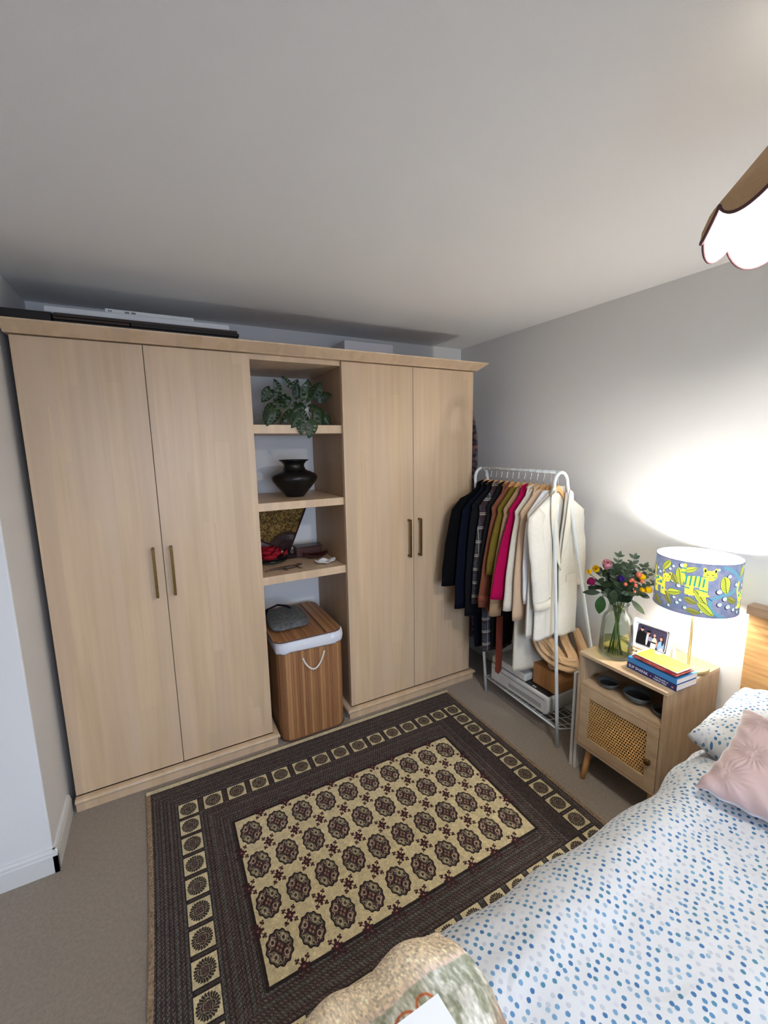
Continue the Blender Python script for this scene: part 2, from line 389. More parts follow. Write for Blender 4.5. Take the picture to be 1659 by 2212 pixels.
# ------------------------------------------------------------------ rug
def rug_img():
    res = .0012; Wm, Hm = 1.80, 1.41
    w, h = int(Wm/res), int(Hm/res)
    u = (np.arange(w)+.5)*res; v = (np.arange(h)+.5)*res
    U, V = np.meshgrid(u, v)
    rng = np.random.default_rng(3)
    def blur(a, n=1):
        for _ in range(n):
            a = (a+np.roll(a, 1, 0)+np.roll(a, -1, 0)+np.roll(a, 1, 1)+np.roll(a, -1, 1))/5
        return a
    g1 = blur(rng.normal(0, 1, (h, w)), 2); g1 /= g1.std()
    g2 = blur(rng.normal(0, 1, (h//4+1, w//4+1)), 2); g2 = np.kron(g2/g2.std(), np.ones((4, 4)))[:h, :w]; g2 = blur(g2, 4)
    c = lambda *r: np.array(r, float)/255
    cream, dark, plum, blue, lite = c(206, 190, 150), c(44, 37, 36), c(74, 60, 56), c(80, 76, 73), c(150, 140, 126)
    img = np.empty((h, w, 3)); img[:] = c(68, 59, 56)
    ox, oy = .285, -.065
    dx = np.minimum(U, Wm-U); dy = np.minimum(V-.025, Hm-V-.02); d = np.minimum(dx, dy)
    along = np.where(dx < dy, V, U)
    # striped, speckled border
    def put(mask, col, a=1.0):
        mk = np.clip(mask, 0, 1)[..., None]*a; img[:] = img*(1-mk)+col*mk
    stripes = [(.018, plum), (.032, blue), (.046, plum), (.060, blue), (.076, plum), (.092, blue), (.108, plum), (.124, blue), (.222, blue), (.238, plum), (.252, plum), (.262, blue), (.274, plum), (.286, plum), (.300, blue), (.314, plum), (.328, blue), (.342, plum)]
    for k, (p, col) in enumerate(stripes):
        band = (np.abs(d-p) < .0062)
        put(band.astype(float), col, .85)
        ph = along*2*PI/.0135+(k % 2)*PI
        curl = np.sin(ph+np.sin((d-p)*700)*1.5)
        put(band*(curl > .62)*(np.abs(d-p) < .0036), lite, .50)
        put(band*(curl < -.70), dark, .40)
        put((np.abs(d-p-.0072) < .0012).astype(float), dark, .7)
    put(((np.abs(d-.133) < .0025)).astype(float), dark, .85)
    # field
    fx0, fx1, fy0, fy1 = .637-ox, 1.792-ox, .448+oy+.0, 1.112+oy
    inf = (U > fx0)*(U < fx1)*(V > fy0)*(V < fy1)
    inner = (U > fx0-.012)*(U < fx1+.012)*(V > fy0-.012)*(V < fy1+.012)
    put((inner*(1-inf)).astype(float), dark, .9)
    put(inf.astype(float), cream)
    # tiles
    def motif(U0, V0, R):
        X_ = (U-U0)/R; Y_ = (V-V0)/R; return X_, Y_
    def tile(cx, cy):
        i0, i1 = int((cx-.05)/res), int((cx+.05)/res); j0, j1 = int((cy-.05)/res), int((cy+.05)/res)
        s = np.s_[max(j0, 0):j1, max(i0, 0):i1]
        x = U[s]-cx; y = V[s]-cy; im = img[s]
        def p(mk, col, a=1.0):
            mk = np.clip(mk.astype(float), 0, 1)[..., None]*a; im[:] = im*(1-mk)+col*mk
        sq = np.maximum(np.abs(x), np.abs(y))
        p(sq < .0455, dark, .8)
        p(sq < .041, cream)
        r = np.hypot(x, y); th = np.arctan2(y, x)
        edge = .0375*(1-.10*np.abs(np.sin(th*11)))
        p(r < edge, dark, .93)
        leaf = (r > .022)*(r < .034)*(np.abs(np.sin(th*11+r*160)) < .38)
        p(leaf, cream, .75)
        arc = (np.abs(np.hypot(x*1.0, y*1.6)-.0225) < .0012) | (np.abs(np.hypot(x*1.6, y)-.0225) < .0012)
        p(arc, cream, .6)
        p((r < .017)*(np.sin(r*900+3*np.sin(th*4)) > .3), c(170, 130, 120), .6)
        p(r < .004, plum)
    for i in range(15):
        for cy in (.200, 1.205): tile(.457-ox+i*.1093-.0, cy)
    for j in range(1, 10):
        for cx in (.457-ox, 1.987-ox): tile(cx, .200+j*.1005)
    # guls
    def gul(cx, cy, k):
        s = np.s_[int((cy-.075)/res):int((cy+.075)/res), int((cx-.06)/res):int((cx+.06)/res)]
        x = U[s]-cx; y = V[s]-cy; im = img[s]
        def p(mk, col, a=1.0):
            mk = np.clip(mk.astype(float), 0, 1)[..., None]*a; im[:] = im*(1-mk)+col*mk
        X_, Y_ = x/.0455, y/.0585
        r = np.hypot(X_, Y_); th = np.arctan2(Y_, X_)
        R = 1+.045*np.cos(th*12)
        p(r < R, c(38, 32, 34))
        p(r < R*.90, c(106, 97, 82))
        quad = ((X_*Y_) > 0)
        p((r < R*.90)*quad, c(84, 60, 62), .95)
        petal = np.abs(np.sin(th*6))*np.clip(1-np.abs(r-.70)/.22, 0, 1)
        p((petal > .62), c(44, 36, 38), .9)
        p((np.abs(r-.72-.08*np.cos(th*12)) < .035), c(206, 188, 150), .8)
        p((np.abs(np.hypot(np.abs(X_)-.42, np.abs(Y_)-.42)-.17) < .04), c(205, 186, 150), .75)
        p((np.hypot(np.abs(X_)-.42, np.abs(Y_)-.42) < .08), c(60, 36, 40), .9)
        p((np.abs(np.abs(X_)+np.abs(Y_)-.42) < .05), c(38, 30, 32), .9)
        p((np.abs(X_)+np.abs(Y_) < .34), c(76, 46, 47), .95)
        p((np.hypot(np.abs(X_)-.17, Y_) < .09) | (np.hypot(X_, np.abs(Y_)-.17) < .08), c(168, 144, 118), .7)
        p(r < .06, dark)
        p(((np.abs(X_) < .03) | (np.abs(Y_) < .025))*(r < .86)*(r > .42), c(38, 30, 32), .8)
    def small(cx, cy):
        s = np.s_[max(int((cy-.045)/res), 0):int((cy+.045)/res), max(int((cx-.04)/res), 0):int((cx+.04)/res)]
        x = np.abs(U[s]-cx); y = np.abs(V[s]-cy); im = img[s]
        def p(mk, col, a=1.0):
            mk = mk.astype(float)[..., None]*a; im[:] = im*(1-mk)+col*mk
        bur = c(66, 38, 42)
        p((x+y*.85 < .0165), bur)
        p((np.hypot(x-.0, y-.019) < .0055) | (np.hypot(x-.016, y) < .005), bur)
        for (a, b2, r) in ((.0135, .0245, .0042), (.020, .019, .0045), (.021, .0275, .0035)):
            p(np.hypot(x-a, y-b2) < r, bur)
        p(np.abs(x*1.15-y)*(1) < .0022*((x < .02)*(y < .03)), bur)
        p((x < .0035)*(y < .0035), c(150, 110, 90))
    gx = [.6925-ox+i*.1157 for i in range(10)]; gy = [.532+oy+j*.1633 for j in range(4)]
    for i, a in enumerate(gx):
        for j, b2 in enumerate(gy): gul(a, b2, i+j)
    for i in range(9):
        for j in range(3): small((gx[i]+gx[i+1])/2, (gy[j]+gy[j+1])/2)
        for yy in (fy0, fy1): small((gx[i]+gx[i+1])/2, yy)
    for j in range(3):
        for xx in (fx0, fx1): small(xx, (gy[j]+gy[j+1])/2)
    # plain edges
    put((U < .018).astype(float) + (U > Wm-.018), c(146, 122, 96))
    put((V < .024).astype(float), c(206, 192, 158)); put((V > Hm-.02).astype(float), c(196, 182, 150))
    lum = img.mean(axis=2); img *= (1+np.where(lum > .6, .045, .12)*g1+.03*g2)[..., None]
    return img, Wm, Hm
rimg, RW, RH = rug_img()
M_rug = img_mat('rug_pile', rimg, .95, bump=.5, bscale=500, spec=.15)
RX0, RY1 = .285, -.065
def rug_pt(a, b):
    x = RX0+RW*a; y = RY1-RH*b
    # the long left edge wanders a little, as a worn rug does
    x += .022*math.sin(b*PI*.9)*(1-a)**6
    e = min(a, 1-a)*RW; e2 = min(b, 1-b)*RH
    z = .012
    return (x, y, z)
mb = MB().grid(rug_pt, 48, 40, lambda a, b: (a, 1-b))
n = len(mb.v)
# turned-down edges
rim = [(RX0+RW*a, RY1-RH*b) for a, b in ((0, 0), (1, 0), (1, 1), (0, 1))]
rug = build('rug', mb, M_rug, base=(RX0+RW/2, RY1-RH/2, 0), flip=True)
sd = rug.modifiers.new('solid', 'SOLIDIFY'); sd.thickness = .011; sd.offset = -1
rug_low = tag(rug, 'dark patterned rug with rows of medallions on a cream field, on beige carpet', 'rug')

# ------------------------------------------------------------------ bed
def dot_cloth(name, scale=33.0, size=.24):
    mt = bpy.data.materials.new(name); mt.use_nodes = True
    nt = mt.node_tree; N = nt.nodes; L = nt.links; b = N['Principled BSDF']
    b.inputs['Roughness'].default_value = .85; b.inputs['Sheen Weight'].default_value = .15
    uv = N.new('ShaderNodeUVMap')
    mp = N.new('ShaderNodeMapping'); mp.inputs['Rotation'].default_value = (0, 0, .5)
    L.new(uv.outputs[0], mp.inputs[0])
    vo = N.new('ShaderNodeTexVoronoi'); vo.voronoi_dimensions = '2D'; vo.inputs['Scale'].default_value = scale; vo.inputs['Randomness'].default_value = .55
    L.new(mp.outputs[0], vo.inputs['Vector'])
    nw = N.new('ShaderNodeTexNoise'); nw.noise_dimensions = '2D'; nw.inputs['Scale'].default_value = scale*4
    L.new(mp.outputs[0], nw.inputs['Vector'])
    ad = N.new('ShaderNodeMath'); ad.operation = 'MULTIPLY_ADD'; ad.inputs[1].default_value = .10
    L.new(nw.outputs['Fac'], ad.inputs[0]); L.new(vo.outputs['Distance'], ad.inputs[2])
    mk = N.new('ShaderNodeMapRange'); mk.inputs['From Min'].default_value = size+.03+.05; mk.inputs['From Max'].default_value = size-.03+.05
    L.new(ad.outputs[0], mk.inputs['Value'])
    sp = N.new('ShaderNodeSeparateColor'); L.new(vo.outputs['Color'], sp.inputs[0])
    rp = N.new('ShaderNodeValToRGB'); rp.color_ramp.interpolation = 'CONSTANT'
    cols = [(0, (168, 170, 177)), (.16, (182, 182, 188)), (.26, (72, 114, 150)), (.46, (98, 136, 164)), (.60, (50, 94, 136)), (.76, (62, 112, 134)), (.88, (134, 156, 172))]
    e = rp.color_ramp.elements; e[0].position = 0; e[0].color = (*lin(cols[0][1]), 1); e[1].position = cols[1][0]; e[1].color = (*lin(cols[1][1]), 1)
    for p, c in cols[2:]:
        q = e.new(p); q.color = (*lin(c), 1)
    L.new(sp.outputs[0], rp.inputs[0])
    mx = N.new('ShaderNodeMix'); mx.data_type = 'RGBA'; mx.inputs['A'].default_value = (*lin((192, 192, 191)), 1)
    L.new(mk.outputs[0], mx.inputs['Factor']); L.new(rp.outputs[0], mx.inputs['B']); L.new(mx.outputs['Result'], b.inputs['Base Color'])
    nb = N.new('ShaderNodeTexNoise'); nb.inputs['Scale'].default_value = 9; nb.inputs['Detail'].default_value = 4; nb.inputs['Distortion'].default_value = 1.0
    tc = N.new('ShaderNodeTexCoord'); L.new(tc.outputs['Object'], nb.inputs['Vector'])
    bp = N.new('ShaderNodeBump'); bp.inputs['Strength'].default_value = .35; bp.inputs['Distance'].default_value = .02
    L.new(nb.outputs['Fac'], bp.inputs['Height']); L.new(bp.outputs[0], b.inputs['Normal'])
    MATS[name] = mt; return mt
M_dot = dot_cloth('dotted_cotton', 56.0, .262)
M_dotp = dot_cloth('dotted_pillow', 56.0, .25)
YE, YW = -1.540, -2.975      # near/far long sides of the bed
def section(s, off=0.0, top=.565):
    """cross-section of the covered bed by arc length s from the rug-side hem; returns y, z"""
    # hem at z=.20 on side y = YE+off, up to the shoulder, over the top, down the far side
    R = .125+off; y0 = YE+off; zt = top+off
    h = zt-R-.20
    if s < h: return (y0-.0, .20+s)
    s -= h
    a = PI/2*R
    if s < a:
        t = s/R; return (y0-R+R*math.cos(t), zt-R+R*math.sin(t))
    s -= a
    wd = (YE-YW)-2*R+2*off
    if s < wd:
        f = s/wd; return (y0-R-s, zt+.035*math.sin(PI*f)**.8)
    s -= wd
    if s < a:
        t = s/R; return (y0-R-wd-R*math.sin(t), zt-R+R*math.cos(t))
    s -= a
    return (y0-2*R-wd, zt-R-s)
SLEN = lambda off=0.0, top=.565: 2*(top+off-.125-off-.20)+PI*(.125+off)+(YE-YW)-2*(.125+off)+2*off
def cloth_over(x0, x1, off, amp, nu, nv, seed, top=.565, edge=None):
    Ls = SLEN(off, top)
    def fn(a, b):
        s = Ls*b
        x = lerp(x0, x1, a)
        y, z = section(s, off, top)
        f = min(1, max(0, (s-.18)/.25))*min(1, max(0, (Ls-.18-s)/.25))
        k = amp*(nz(x*3.1+seed, s*2.3, 0)+.5*nz(x*7+seed, s*5.5, 3)+.22*nz(x*17, s*15+seed, 5))
        z += k*f
        # soft vertical drape folds on the hanging side
        g = (1-f)
        y += g*.010*math.sin(x*19+seed+2*nz(x*3, seed))
        if edge: x, y, z = edge(a, b, x, y, z, s)
        return (x, y, z)
    return MB().grid(fn, nu, nv, lambda a, b: (lerp(x0, x1, a), Ls*b)), Ls
M_matt = mat('mattress_ticking', (225, 224, 220), .8)
M_div = mat('divan_fabric', (150, 146, 142), .9, bump=.3)
bed = thing('bed', 'double bed with divan base under the white dotted duvet', 'bed', (1.55, -2.23, 0))
build('divan_base', MB().box((.56, -2.93, .03), (2.56, -1.59, .27)), M_div, bed, bevel=.01)
build('mattress', MB().box((.56, -2.93, .27), (2.56, -1.59, .50)), M_matt, bed, bevel=.04)
for (lx, ly) in ((.7, -1.65), (2.4, -1.65), (.7, -2.8), (2.4, -2.8)):
    build('foot', MB().lathe([(.025, 0), (.025, .03)], (lx, ly, 0), 12, cap=True), M_black, bed)
def dedge(a, b, x, y, z, s):
    # thicker roll where the duvet is pushed up beside the pillow, and pulled-in corner at the head
    if a > .80:
        f = (a-.80)/.2
        z += .030*math.exp(-((a-.90)/.05)**2)*min(1, s/.5)
    if s < 1.0: y += .068*max(0, min(1, (x-1.80)/.38))**1.5*max(0, 1-s/1.0)
    # ridge fold running diagonally along the near shoulder
    z += .012*math.exp(-((s-.40-.12*(1-a))/.05)**2)
    return x, y, z
duv, L1 = cloth_over(.50, 2.16, 0.0, .016, 90, 110, 1.7, .565, dedge)
tag(build('duvet', duv, M_dot, base=(1.3, -2.2, .55), smooth=True, solid=.02, flip=False), 'white duvet with blue and grey dots spread over the bed', 'duvet')
# fleece blanket folded across the foot of the bed
def blanket_img():
    w, h = 560, 1000          # u: x .44->.98 ; v: arc length 0->1.2
    rng = np.random.default_rng(5)
    def fbm(sx, sy):
        a = rng.normal(0, 1, (h//sy+2, w//sx+2)); a = np.kron(a, np.ones((sy, sx)))[:h, :w]
        for _ in range(max(sx, sy)//2+2): a = (a+np.roll(a, 1, 0)+np.roll(a, -1, 0)+np.roll(a, 1, 1)+np.roll(a, -1, 1))/5
        return a/a.std()
    n1, n2, n3 = fbm(4, 16), fbm(40, 60), fbm(2, 5)
    c = lambda *r: np.array(r, float)/255
    f = np.clip(.5+.38*n1+.28*n2, 0, 1)[..., None]
    img = c(150, 152, 128)*(1-f)+c(214, 212, 200)*f
    u = .44+.54*(np.arange(w)+.5)/w; v = 1.2*(np.arange(h)+.5)/h
    U, V = np.meshgrid(u, v)
    S0 = .448
    band = np.clip((S0+.006-V)/.004, 0, 1)[..., None]
    cr = c(226, 206, 176)*(1+.04*n3[..., None])
    img = img*(1-band)+cr*band
    seam = np.exp(-((V-S0)/.006)**2)[..., None]; img = img*(1-.5*seam)+c(214, 190, 180)*.5*seam
    br = (1/(1+np.exp(-((U-.945)/.010+(V-.62)/.02))))[..., None]*.8; img = img*(1-br)+c(158, 112, 90)*br
    for (cx, cy, r, a0, a1) in ((.800, .500, .022, 0, 7), (.850, .494, .019, 0, 7)):
        rr = np.hypot(U-cx, V-cy); m2 = np.clip(1-np.abs(rr-r)/.0045, 0, 1)[..., None]
        img = img*(1-m2)+c(186, 84, 44)*m2
    return img*(1+.05*n3[..., None])
M_bl = img_mat('fleece_print', blanket_img()[::-1], .95, bump=.3, bscale=260)
Lb = SLEN(.02)
def bl_fn(a, b):
    s = .17+1.03*b
    y, z = section(s, .020)
    x = lerp(.44, .958+.018*math.exp(-((s-.50)/.07)**2)-.0*b, a)
    k = .016*(nz(x*5+9, s*6, 1)+.6*nz(x*13, s*12, 4))
    z += k*min(1, (s-.1)/.3)+.010*math.exp(-((x-.95)/.03)**2)*math.exp(-((s-.44)/.06)**2)
    y += .014*nz(x*9, 3.3)+.010*math.sin(x*38)*math.exp(-((s-.35)/.14)**2)
    return (x, y, z)
mb = MB().grid(bl_fn, 50, 80, lambda a, b: (a, 1-(.17+1.03*b)/1.2))
# image rows run from v=0; keep orientation by flipping v
for k_ in list(mb.uv): mb.uv[k_] = [(u_, 1-v_) for (u_, v_) in mb.uv[k_]]
tag(build('fleece_blanket', mb, M_bl, base=(.7, -1.9, .58), smooth=True, solid=.012), 'soft green and cream fleece blanket with orange loops laid over the bed foot', 'blanket')
# white sheet of card on the blanket
sheet = MB().add([(.60, -1.70, .618), (.862, -1.700, .622), (.872, -1.83, .626), (.60, -1.86, .622)], [(0, 3, 2, 1)])
sheet.v = [(x, y, z+.012) for (x, y, z) in sheet.v]
tag(build('white_card_sheet', sheet, mat('paper_white', (232, 232, 232), .7), base=(.7, -1.78, .63), solid=.004), 'white card corner lying on the fleece blanket at the bottom edge of the photo', 'card')

# headboard of horizontal-grain oak boards
M_oak = mat('oak_headboard', (196, 152, 100), .5, var=.30, vscale=7, vstretch=(1, .8, 9), rgb2=(160, 116, 70), bump=.1)
M_oakd = mat('oak_ledge', (168, 138, 116), .5, var=.2, vscale=10, vstretch=(1, 1, 6))
hb = thing('headboard', 'oak headboard with a top ledge against the right wall', 'headboard', (2.6, -2.2, 0))
build('panel', MB().box((2.590, -2.95, .05), (XR-.004, -1.468, .958)), M_oak, hb, bevel=.002)
build('ledge', MB().box((2.578, -2.96, .959), (XR-.004, -1.462, .996)), M_oakd, hb, bevel=.002)

def pillow_mb(c, wx, wy, h, seed, nu=44, nv=44, uvs=1.0, sag=0.0):
    """closed pillow: two domed sheets meeting on a pinched rim; local x,y extents wx, wy; returns local points"""
    mb = MB()
    def pt(a, b, sgn):
        u = 2*a-1; v = 2*b-1
        px = u*(1-.05*(1-v*v)-.05*(v*v)**4)
        py = v*(1-.05*(1-u*u)-.05*(u*u)**4)
        e = max(0, (1-u**4))**.5*max(0, (1-v**4))**.5
        z = sgn*h*e**.95*(1+.10*nz(u*2.3+seed, v*2.3, sgn))+.012*nz(u*5+seed, v*5, 2)*e
        rim = 1-e
        z += .010*rim*math.sin(9*(u+v)+seed)
        return Vector((px*wx, py*wy, z))
    mb.grid(lambda a, b: pt(a, b, 1), nu, nv, lambda a, b: (a*2*wx, b*2*wy))
    mb.grid(lambda a, b: pt(a, 1-b, -1), nu, nv, lambda a, b: (a*2*wx+.4, b*2*wy))
    return mb
def place(mb, M):
    mb.v = [tuple(M @ Vector(v)) for v in mb.v]; return mb
Mp = Matrix.Translation((2.305, -1.838, .645)) @ Matrix.Rotation(math.radians(-4), 4, 'Y') @ Matrix.Rotation(math.radians(3), 4, 'Z')
tag(build('pillow', place(pillow_mb(0, .245, .335, .082, 2.1), Mp), M_dotp, base=(2.32, -1.85, .58), smooth=True, weld=True), 'white pillow with blue and grey dots lying against the oak headboard', 'pillow')
def velvet(name):
    mt = bpy.data.materials.new(name); mt.use_nodes = True
    nt = mt.node_tree; N = nt.nodes; L = nt.links; b = N['Principled BSDF']
    b.inputs['Roughness'].default_value = .8; b.inputs['Sheen Weight'].default_value = .9; b.inputs['Sheen Roughness'].default_value = .35
    b.inputs['Base Color'].default_value = (*lin((172, 148, 144)), 1)
    MATS[name] = mt; return mt
M_vel = velvet('pink_velvet')
def cushion_mb():
    mb = MB(); wx, wy, h = .20, .205, .062
    cents = [(.62, .66), (-.2, .58), (.45, -.12), (-.62, -.1), (-.1, -.75), (.75, -.75), (-.75, .75)]
    def pt(a, b, sgn):
        u = 2*a-1; v = 2*b-1
        px = u*(1-.09*(1-v*v)); py = v*(1-.09*(1-u*u))
        e = max(0, (1-u**4))**.5*max(0, (1-v**4))**.5
        z = sgn*h*e**1.1
        for (cu, cv) in cents:
            d = math.hypot(u-cu, v-cv); th = math.atan2(v-cv, u-cu)
            if d < .5: z += sgn*e*.0042*math.cos(th*22)*math.exp(-((d-.13)/.14)**2)-sgn*e*.006*math.exp(-(d/.05)**2)
        z += .006*(1-e)*math.sin(20*(u-v))
        return Vector((px*wx, py*wy, z))
    mb.grid(lambda a, b: pt(a, b, 1), 110, 110); mb.grid(lambda a, b: pt(a, 1-b, -1), 40, 40)
    return mb
# cushion leaning on the pillow: edge B on the duvet, edge A up on the pillow
Bp = Vector((1.855, -1.672, .612)); Ap = Vector((2.215, -1.632, .705))
ux = (Ap-Bp).normalized(); vy = Vector((0, 1, 0)); vy = (vy-ux*vy.dot(ux)).normalized(); nzv = ux.cross(vy)
cc = (Ap+Bp)/2 - vy*.195 + nzv*.028
Mc = Matrix((ux, vy, nzv)).transposed().to_4x4(); Mc.translation = cc
tag(build('scatter_cushion', place(cushion_mb(), Mc), M_vel, base=tuple(cc), smooth=True), 'dusty pink velvet cushion with gathered sunburst stitching leaning on the pillow', 'cushion')

# ------------------------------------------------------------------ bedside cabinet
M_ns = mat('oak_foil', (198, 172, 138), .5, var=.16, vscale=6, vstretch=(1.2, 1.2, 7), rgb2=(176, 148, 114), bump=.05)
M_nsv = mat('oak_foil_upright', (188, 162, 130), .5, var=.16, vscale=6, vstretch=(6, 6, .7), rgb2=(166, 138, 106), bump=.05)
M_leg = mat('turned_ash', (206, 150, 92), .45, var=.15, vscale=10, vstretch=(5, 5, 1))
M_cane = mat('cane', (206, 162, 98), .6, var=.15, vscale=120)
M_dark = mat('dark_void', (40, 34, 30), .8)
NX0, NX1, NY0, NY1, NT = 2.226, 2.636, -1.372, -.962, .660
T = .016
ns = thing('bedside_cabinet', 'light oak bedside cabinet with open shelf and cane door beside the bed', 'cabinet', ((NX0+NX1)/2, (NY0+NY1)/2, 0))
NB = .165
build('top_panel', MB().box((NX0-.004, NY0, NT-T), (NX1, NY1, NT)), M_ns, ns, bevel=.0015)
for y0 in (NY0, NY1-T):
    build('side_panel', MB().box((NX0, y0, NB), (NX1, y0+T, NT-T-.0004)), M_nsv, ns, bevel=.001)
build('bottom_panel', MB().box((NX0, NY0+T+.0003, NB), (NX1, NY1-T-.0003, NB+T)), M_ns, ns, bevel=.001)
build('shelf', MB().box((NX0+.004, NY0+T+.0003, .492), (NX1-.006, NY1-T-.0003, .508)), M_ns, ns, bevel=.001)
build('back_panel', MB().box((NX1-.005, NY0+T+.0003, NB+T), (NX1, NY1-T-.0003, NT-T-.0004)), M_nsv, ns)
DX = NX0-.002; dy0, dy1, dz0, dz1 = NY0+T+.002, NY1-T-.002, NB+T+.002, .490
dr = MB(); fwid = .048
dr.box((DX, dy0, dz0), (DX+T, dy0+fwid, dz1)); dr.box((DX, dy1-fwid, dz0), (DX+T, dy1, dz1))
dr.box((DX, dy0+fwid, dz0), (DX+T, dy1-fwid, dz0+fwid)); dr.box((DX, dy0+fwid, dz1-fwid), (DX+T, dy1-fwid, dz1))
door = build('door', dr, M_ns, ns, bevel=.001)
# woven cane: staggered open cells between real strands, joined as one part
cm = MB(); cy0, cy1, cz0, cz1 = dy0+fwid, dy1-fwid, dz0+fwid, dz1-fwid
ncy, ncz = 25, 16; py_, pz_ = (cy1-cy0)/ncy, (cz1-cz0)/ncz
for j in range(ncz+1):
    z = cz0+pz_*j; hz = pz_*.19
    cm.box((DX+.0058, cy0, max(cz0, z-hz)), (DX+.0074, cy1, min(cz1, z+hz)))
for j in range(ncz):
    for i in range(ncy+1):
        y = cy0+py_*(i+(.5 if j % 2 else 0)); hy = py_*.24
        if y-hy > cy1: continue
        y0_, y1_ = max(cy0, y-hy), min(cy1, y+hy)
        if y1_ > y0_: cm.box((DX+.0050, y0_, cz0+pz_*(j+.2)), (DX+.0066, y1_, cz0+pz_*(j+.8)))
cp = build('cane_panel', cm, M_cane, door); cp['kind'] = 'stuff'
kb = MB().lathe([(.0, .020), (.0125, .020), (.0140, .018), (.0140, .014), (.005, .012), (.005, 0.0)], (0, 0, 0), 20)
Mk = Matrix.Translation((DX+.0005, dy0+.030, .318)) @ Matrix.Rotation(math.radians(-90), 4, 'Y')
build('knob', place(kb, Mk), M_brass, door, smooth=True)
for (lx, ly, ox_, oy_) in ((NX0+.055, NY1-.055, -.055, .0), (NX0+.055, NY0+.055, -.055, -.03), (NX1-.055, NY1-.055, .03, .0), (NX1-.055, NY0+.055, .03, -.03)):
    build('leg', MB().tube([(lx, ly, NB), (lx+ox_*.5, ly+oy_*.5, NB*.5), (lx+ox_, ly+oy_, 0)], [.017, .0145, .0115], 14), M_leg, ns, smooth=True)
# white panels standing between the cabinet and the rack
t = thing('folded_white_panels', 'two slim white panels standing on edge between the cabinet and the clothes rack', 'panel', (2.44, -.93, 0))
for yy in (-.9555, -.933):
    build('panel', MB().box((2.252, yy, 0), (2.62, yy+.016, .52)), mat('white_foil', (214, 212, 206), .5), t, bevel=.002)

# bowls on the cabinet shelf
M_bowl = mat('grey_glaze', (88, 94, 94), .25, var=.3, vscale=30)
def bowl(cx, cy, z, r, h, label, content):
    t = thing('bowl', label, 'bowl', (cx, cy, z), 'grey bowls on the bedside cabinet shelf')
    pr = [(0, 0), (r*.42, 0), (r*.48, .003), (r*.82, h*.5), (r, h), (r*.965, h+.0015), (r*.78, h*.52), (r*.42, .006), (0, .0055)]
    mbb = MB(); n = 40; base = 0
    for (pr_, z_) in pr:
        for j in range(n):
            a = 2*PI*j/n; w = 1+.035*math.sin(a*3+cx*40)*(z_/h)
            mbb.v.append((cx+pr_*w*math.cos(a), cy+pr_*w*math.sin(a), z+z_*(1+.10*math.sin(a*2+cy*30)*(z_/h))))
    for i in range(len(pr)-1):
        for j in range(n): mbb.f.append((i*n+j, i*n+(j+1) % n, (i+1)*n+(j+1) % n, (i+1)*n+j))
    build('vessel', mbb, M_bowl, t, smooth=True, weld=True)
    build('dark_contents', MB().lathe([(0, h*.42), (r*.70, h*.47), (r*.80, h*.62)], (cx, cy, z+.001), 32), M_dark, t, smooth=True)  # added dark disc standing in for the bowl's dark contents
    cb = MB(); rng = random.Random(int(cx*1e4+cy*1e4))
    for _ in range(content):
        a = rng.random()*6.28; q = r*.45*rng.random()
        cb.sphere((cx+q*math.cos(a), cy+q*math.sin(a), z+h*.48), .009, 8, 5, (1.3, .9, .5))
    if content: build('trinkets', cb, M_dark, t, smooth=True)
bowl(2.292, -1.077, .508, .046, .030, 'small grey-blue bowl on the cabinet shelf under the vase', 3)
bowl(2.298, -1.213, .508, .060, .042, 'largest grey-blue bowl, in the middle of the cabinet shelf', 8)
bowl(2.285, -1.322, .508, .033, .030, 'small grey-blue bowl at the bed end of the cabinet shelf', 3)

